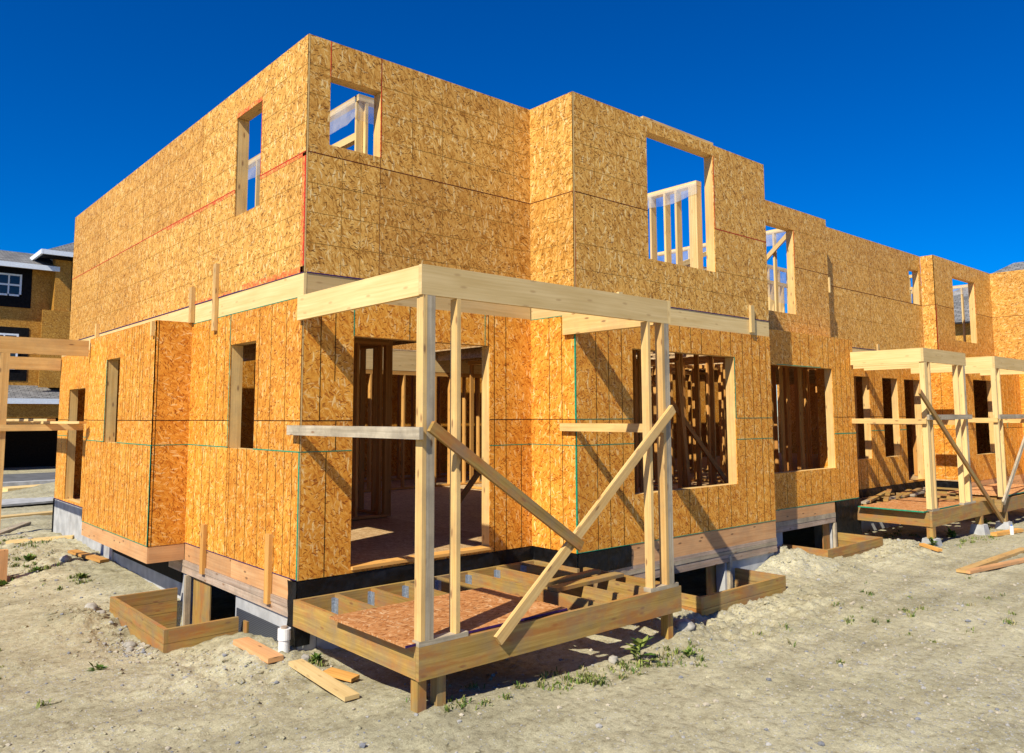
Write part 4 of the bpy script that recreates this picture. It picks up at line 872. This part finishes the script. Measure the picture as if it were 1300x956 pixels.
weed(-.62, 5.3, 50, .12, 'yellowish weed under the bump-out at the left foundation', (1, 1, 0)); weed(-1.5, 5.7, 70, .12, 'green leafy weed patch at the left picture edge', (0, 1)); weed(-1.0, 6.1, 50, .1, 'green leafy weeds on the bare soil before the left porch post', (0, 1)); weed(-.9, 7.2, 50, .14, 'green weeds beside the shaded rut at left', (0, 1)); weed(5.5, -3.1, 10, .05, 'tiny green weed on the open sand right of the near porch')

# ================================================================= FAR HOUSES
OBN = osb('osb_brown_house', [(.0, (.16, .06, .008)), (.3, (.40, .19, .028)), (.7, (.60, .32, .05)), (1, (.75, .5, .16))], bump=0)  # brown strand board of the far houses
H = empty('finished_house', (0, 34, -.7), 'half-clad brown house with grey shingle roof and white fascia across the road at left', 'house')
def hp(name, m, *a, mode='osb', par=H): mb = MB(); mb.box(*a, mode=mode); return mb.build(name, [m], par)
hp('wall', OBN, -14, 12, 34, 43, 2.8, 8.55); hp('wall', OBN, -14, 12, 34.2, 44, 1.56, 2.25); hp('garage_shade_sheet', DARKW, -14, 12, 35.5, 36, -.75, 1.6); hp('side_wall', OBN, 4.2, 12, 33.3, 33.99, 2.9, 8.98)  # near-black sheet paints the shade inside the garage opening
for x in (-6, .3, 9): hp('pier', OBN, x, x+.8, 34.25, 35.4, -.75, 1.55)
def roofq(pts, m=SHG, name='roof', par=H, th=.08):
    mb = MB(); P = [Vector(p) for p in pts]; nrm = (P[1]-P[0]).cross(P[-1]-P[0]).normalized(); e0 = (P[1]-P[0]).normalized(); e1 = nrm.cross(e0)
    uv = [((p-P[0]).dot(e0), (p-P[0]).dot(e1)) for p in P]; mb.quad(P, 0, uv); mb.quad([p-nrm*th for p in P][::-1], 0, uv[::-1])
    for i in range(len(P)): mb.quad([P[i], P[i]-nrm*th, P[(i+1) % len(P)]-nrm*th, P[(i+1) % len(P)]], 0)
    return mb.build(name, [m], par)
roofq([(-15, 33.3, 8.4), (4.35, 33.3, 8.4), (4.35, 36.6, 9.5), (-15, 36.6, 9.5)]); roofq([(3.6, 32.6, 9.0), (13.6, 32.6, 9.0), (13.6, 38, 12.5), (10, 38, 12.5)])
roofq([(3.6, 43, 9.0), (3.6, 32.6, 9.0), (10, 38, 12.5)])
hp('fascia', WHT, -15, 4.35, 33.2, 33.29, 8.2, 8.42); hp('fascia', WHT, 3.55, 12.6, 32.5, 32.59, 8.82, 9.03); hp('fascia', WHT, 3.45, 3.54, 32.5, 36, 8.82, 9.03); hp('soffit', BLK, 3.6, 12, 32.62, 33.3, 8.76, 8.80)
roofq([(-14, 32.4, 2.35), (12, 32.4, 2.35), (12, 34, 3.0), (-14, 34, 3.0)], name='porch_roof'); hp('fascia', WHT, -14, 12, 32.3, 32.39, 2.15, 2.38); hp('porch_beam', OBN, -14, 12, 32.5, 32.8, 1.55, 2.2)
def win(x0, x1, z0, z1, y=33.99):
    f = MB()
    f.box(x0-.55, x1+.4, y-.015, y, z0-.5, z1+.3, 1)
    for a in ((x0, x1, z0, z0+.08), (x0, x1, z1-.08, z1), (x0, x0+.08, z0, z1), (x1-.08, x1, z0, z1), ((x0+x1)/2-.03, (x0+x1)/2+.03, z0, z1), (x0, x1, (z0+z1)/2-.04, (z0+z1)/2+.04)): f.box(a[0], a[1], y-.07+.001*a[2], y-.02, a[2], a[3], 0)
    fo = f.build('window', [WHT, BLK], H); g_ = MB(); g_.box(x0+.02, x1-.02, y-.04, y-.03, z0+.02, z1-.02); g_.build('pane', [GLS], fo)
win(2.0, 3.0, 7.0, 8.0); win(1.9, 3.0, 3.7, 5.3); win(-4, -2, 6.9, 8.0); win(-4, -2, 3.7, 5.2); win(4.9, 5.9, 3.8, 5.2, y=33.29)
hp('corner_felt', BLK, 4.85, 5.4, 33.27, 33.295, 6.1, 8.7)
hp('sunlit_panel', OBN, 3.75, 4.9, 33.2, 33.29, 2.9, 6.4)
reparent(H)
H2 = empty('neighbouring_house', (36, 0, -.7), 'distant house of which only the dark grey shingle roof shows above the right wall', 'house')
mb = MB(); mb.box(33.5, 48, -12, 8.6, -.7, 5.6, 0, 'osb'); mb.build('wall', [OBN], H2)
roofq([(33, 9, 5.5), (33, -13, 5.5), (38, -8, 8.6), (38, 4.6, 8.6)], par=H2); roofq([(48, 9, 5.5), (33, 9, 5.5), (38, 4.6, 8.6), (43, 4.6, 8.6)], par=H2)
roofq([(33, -13, 5.5), (48, -13, 5.5), (43, -8, 8.6), (38, -8, 8.6)], par=H2); roofq([(48, -13, 5.5), (48, 9, 5.5), (43, 4.6, 8.6), (43, -8, 8.6)], par=H2)
mb = MB(); mb.box(36.0, 36.25, 1.5, 1.75, 7.2, 8.9); mb.build('vent_pipe', [BLK], H2)
reparent(H2)
tk = [(k, -60+k*17+rg.uniform(-4, 4)) for k in range(0)]
SC.render.engine = 'CYCLES'
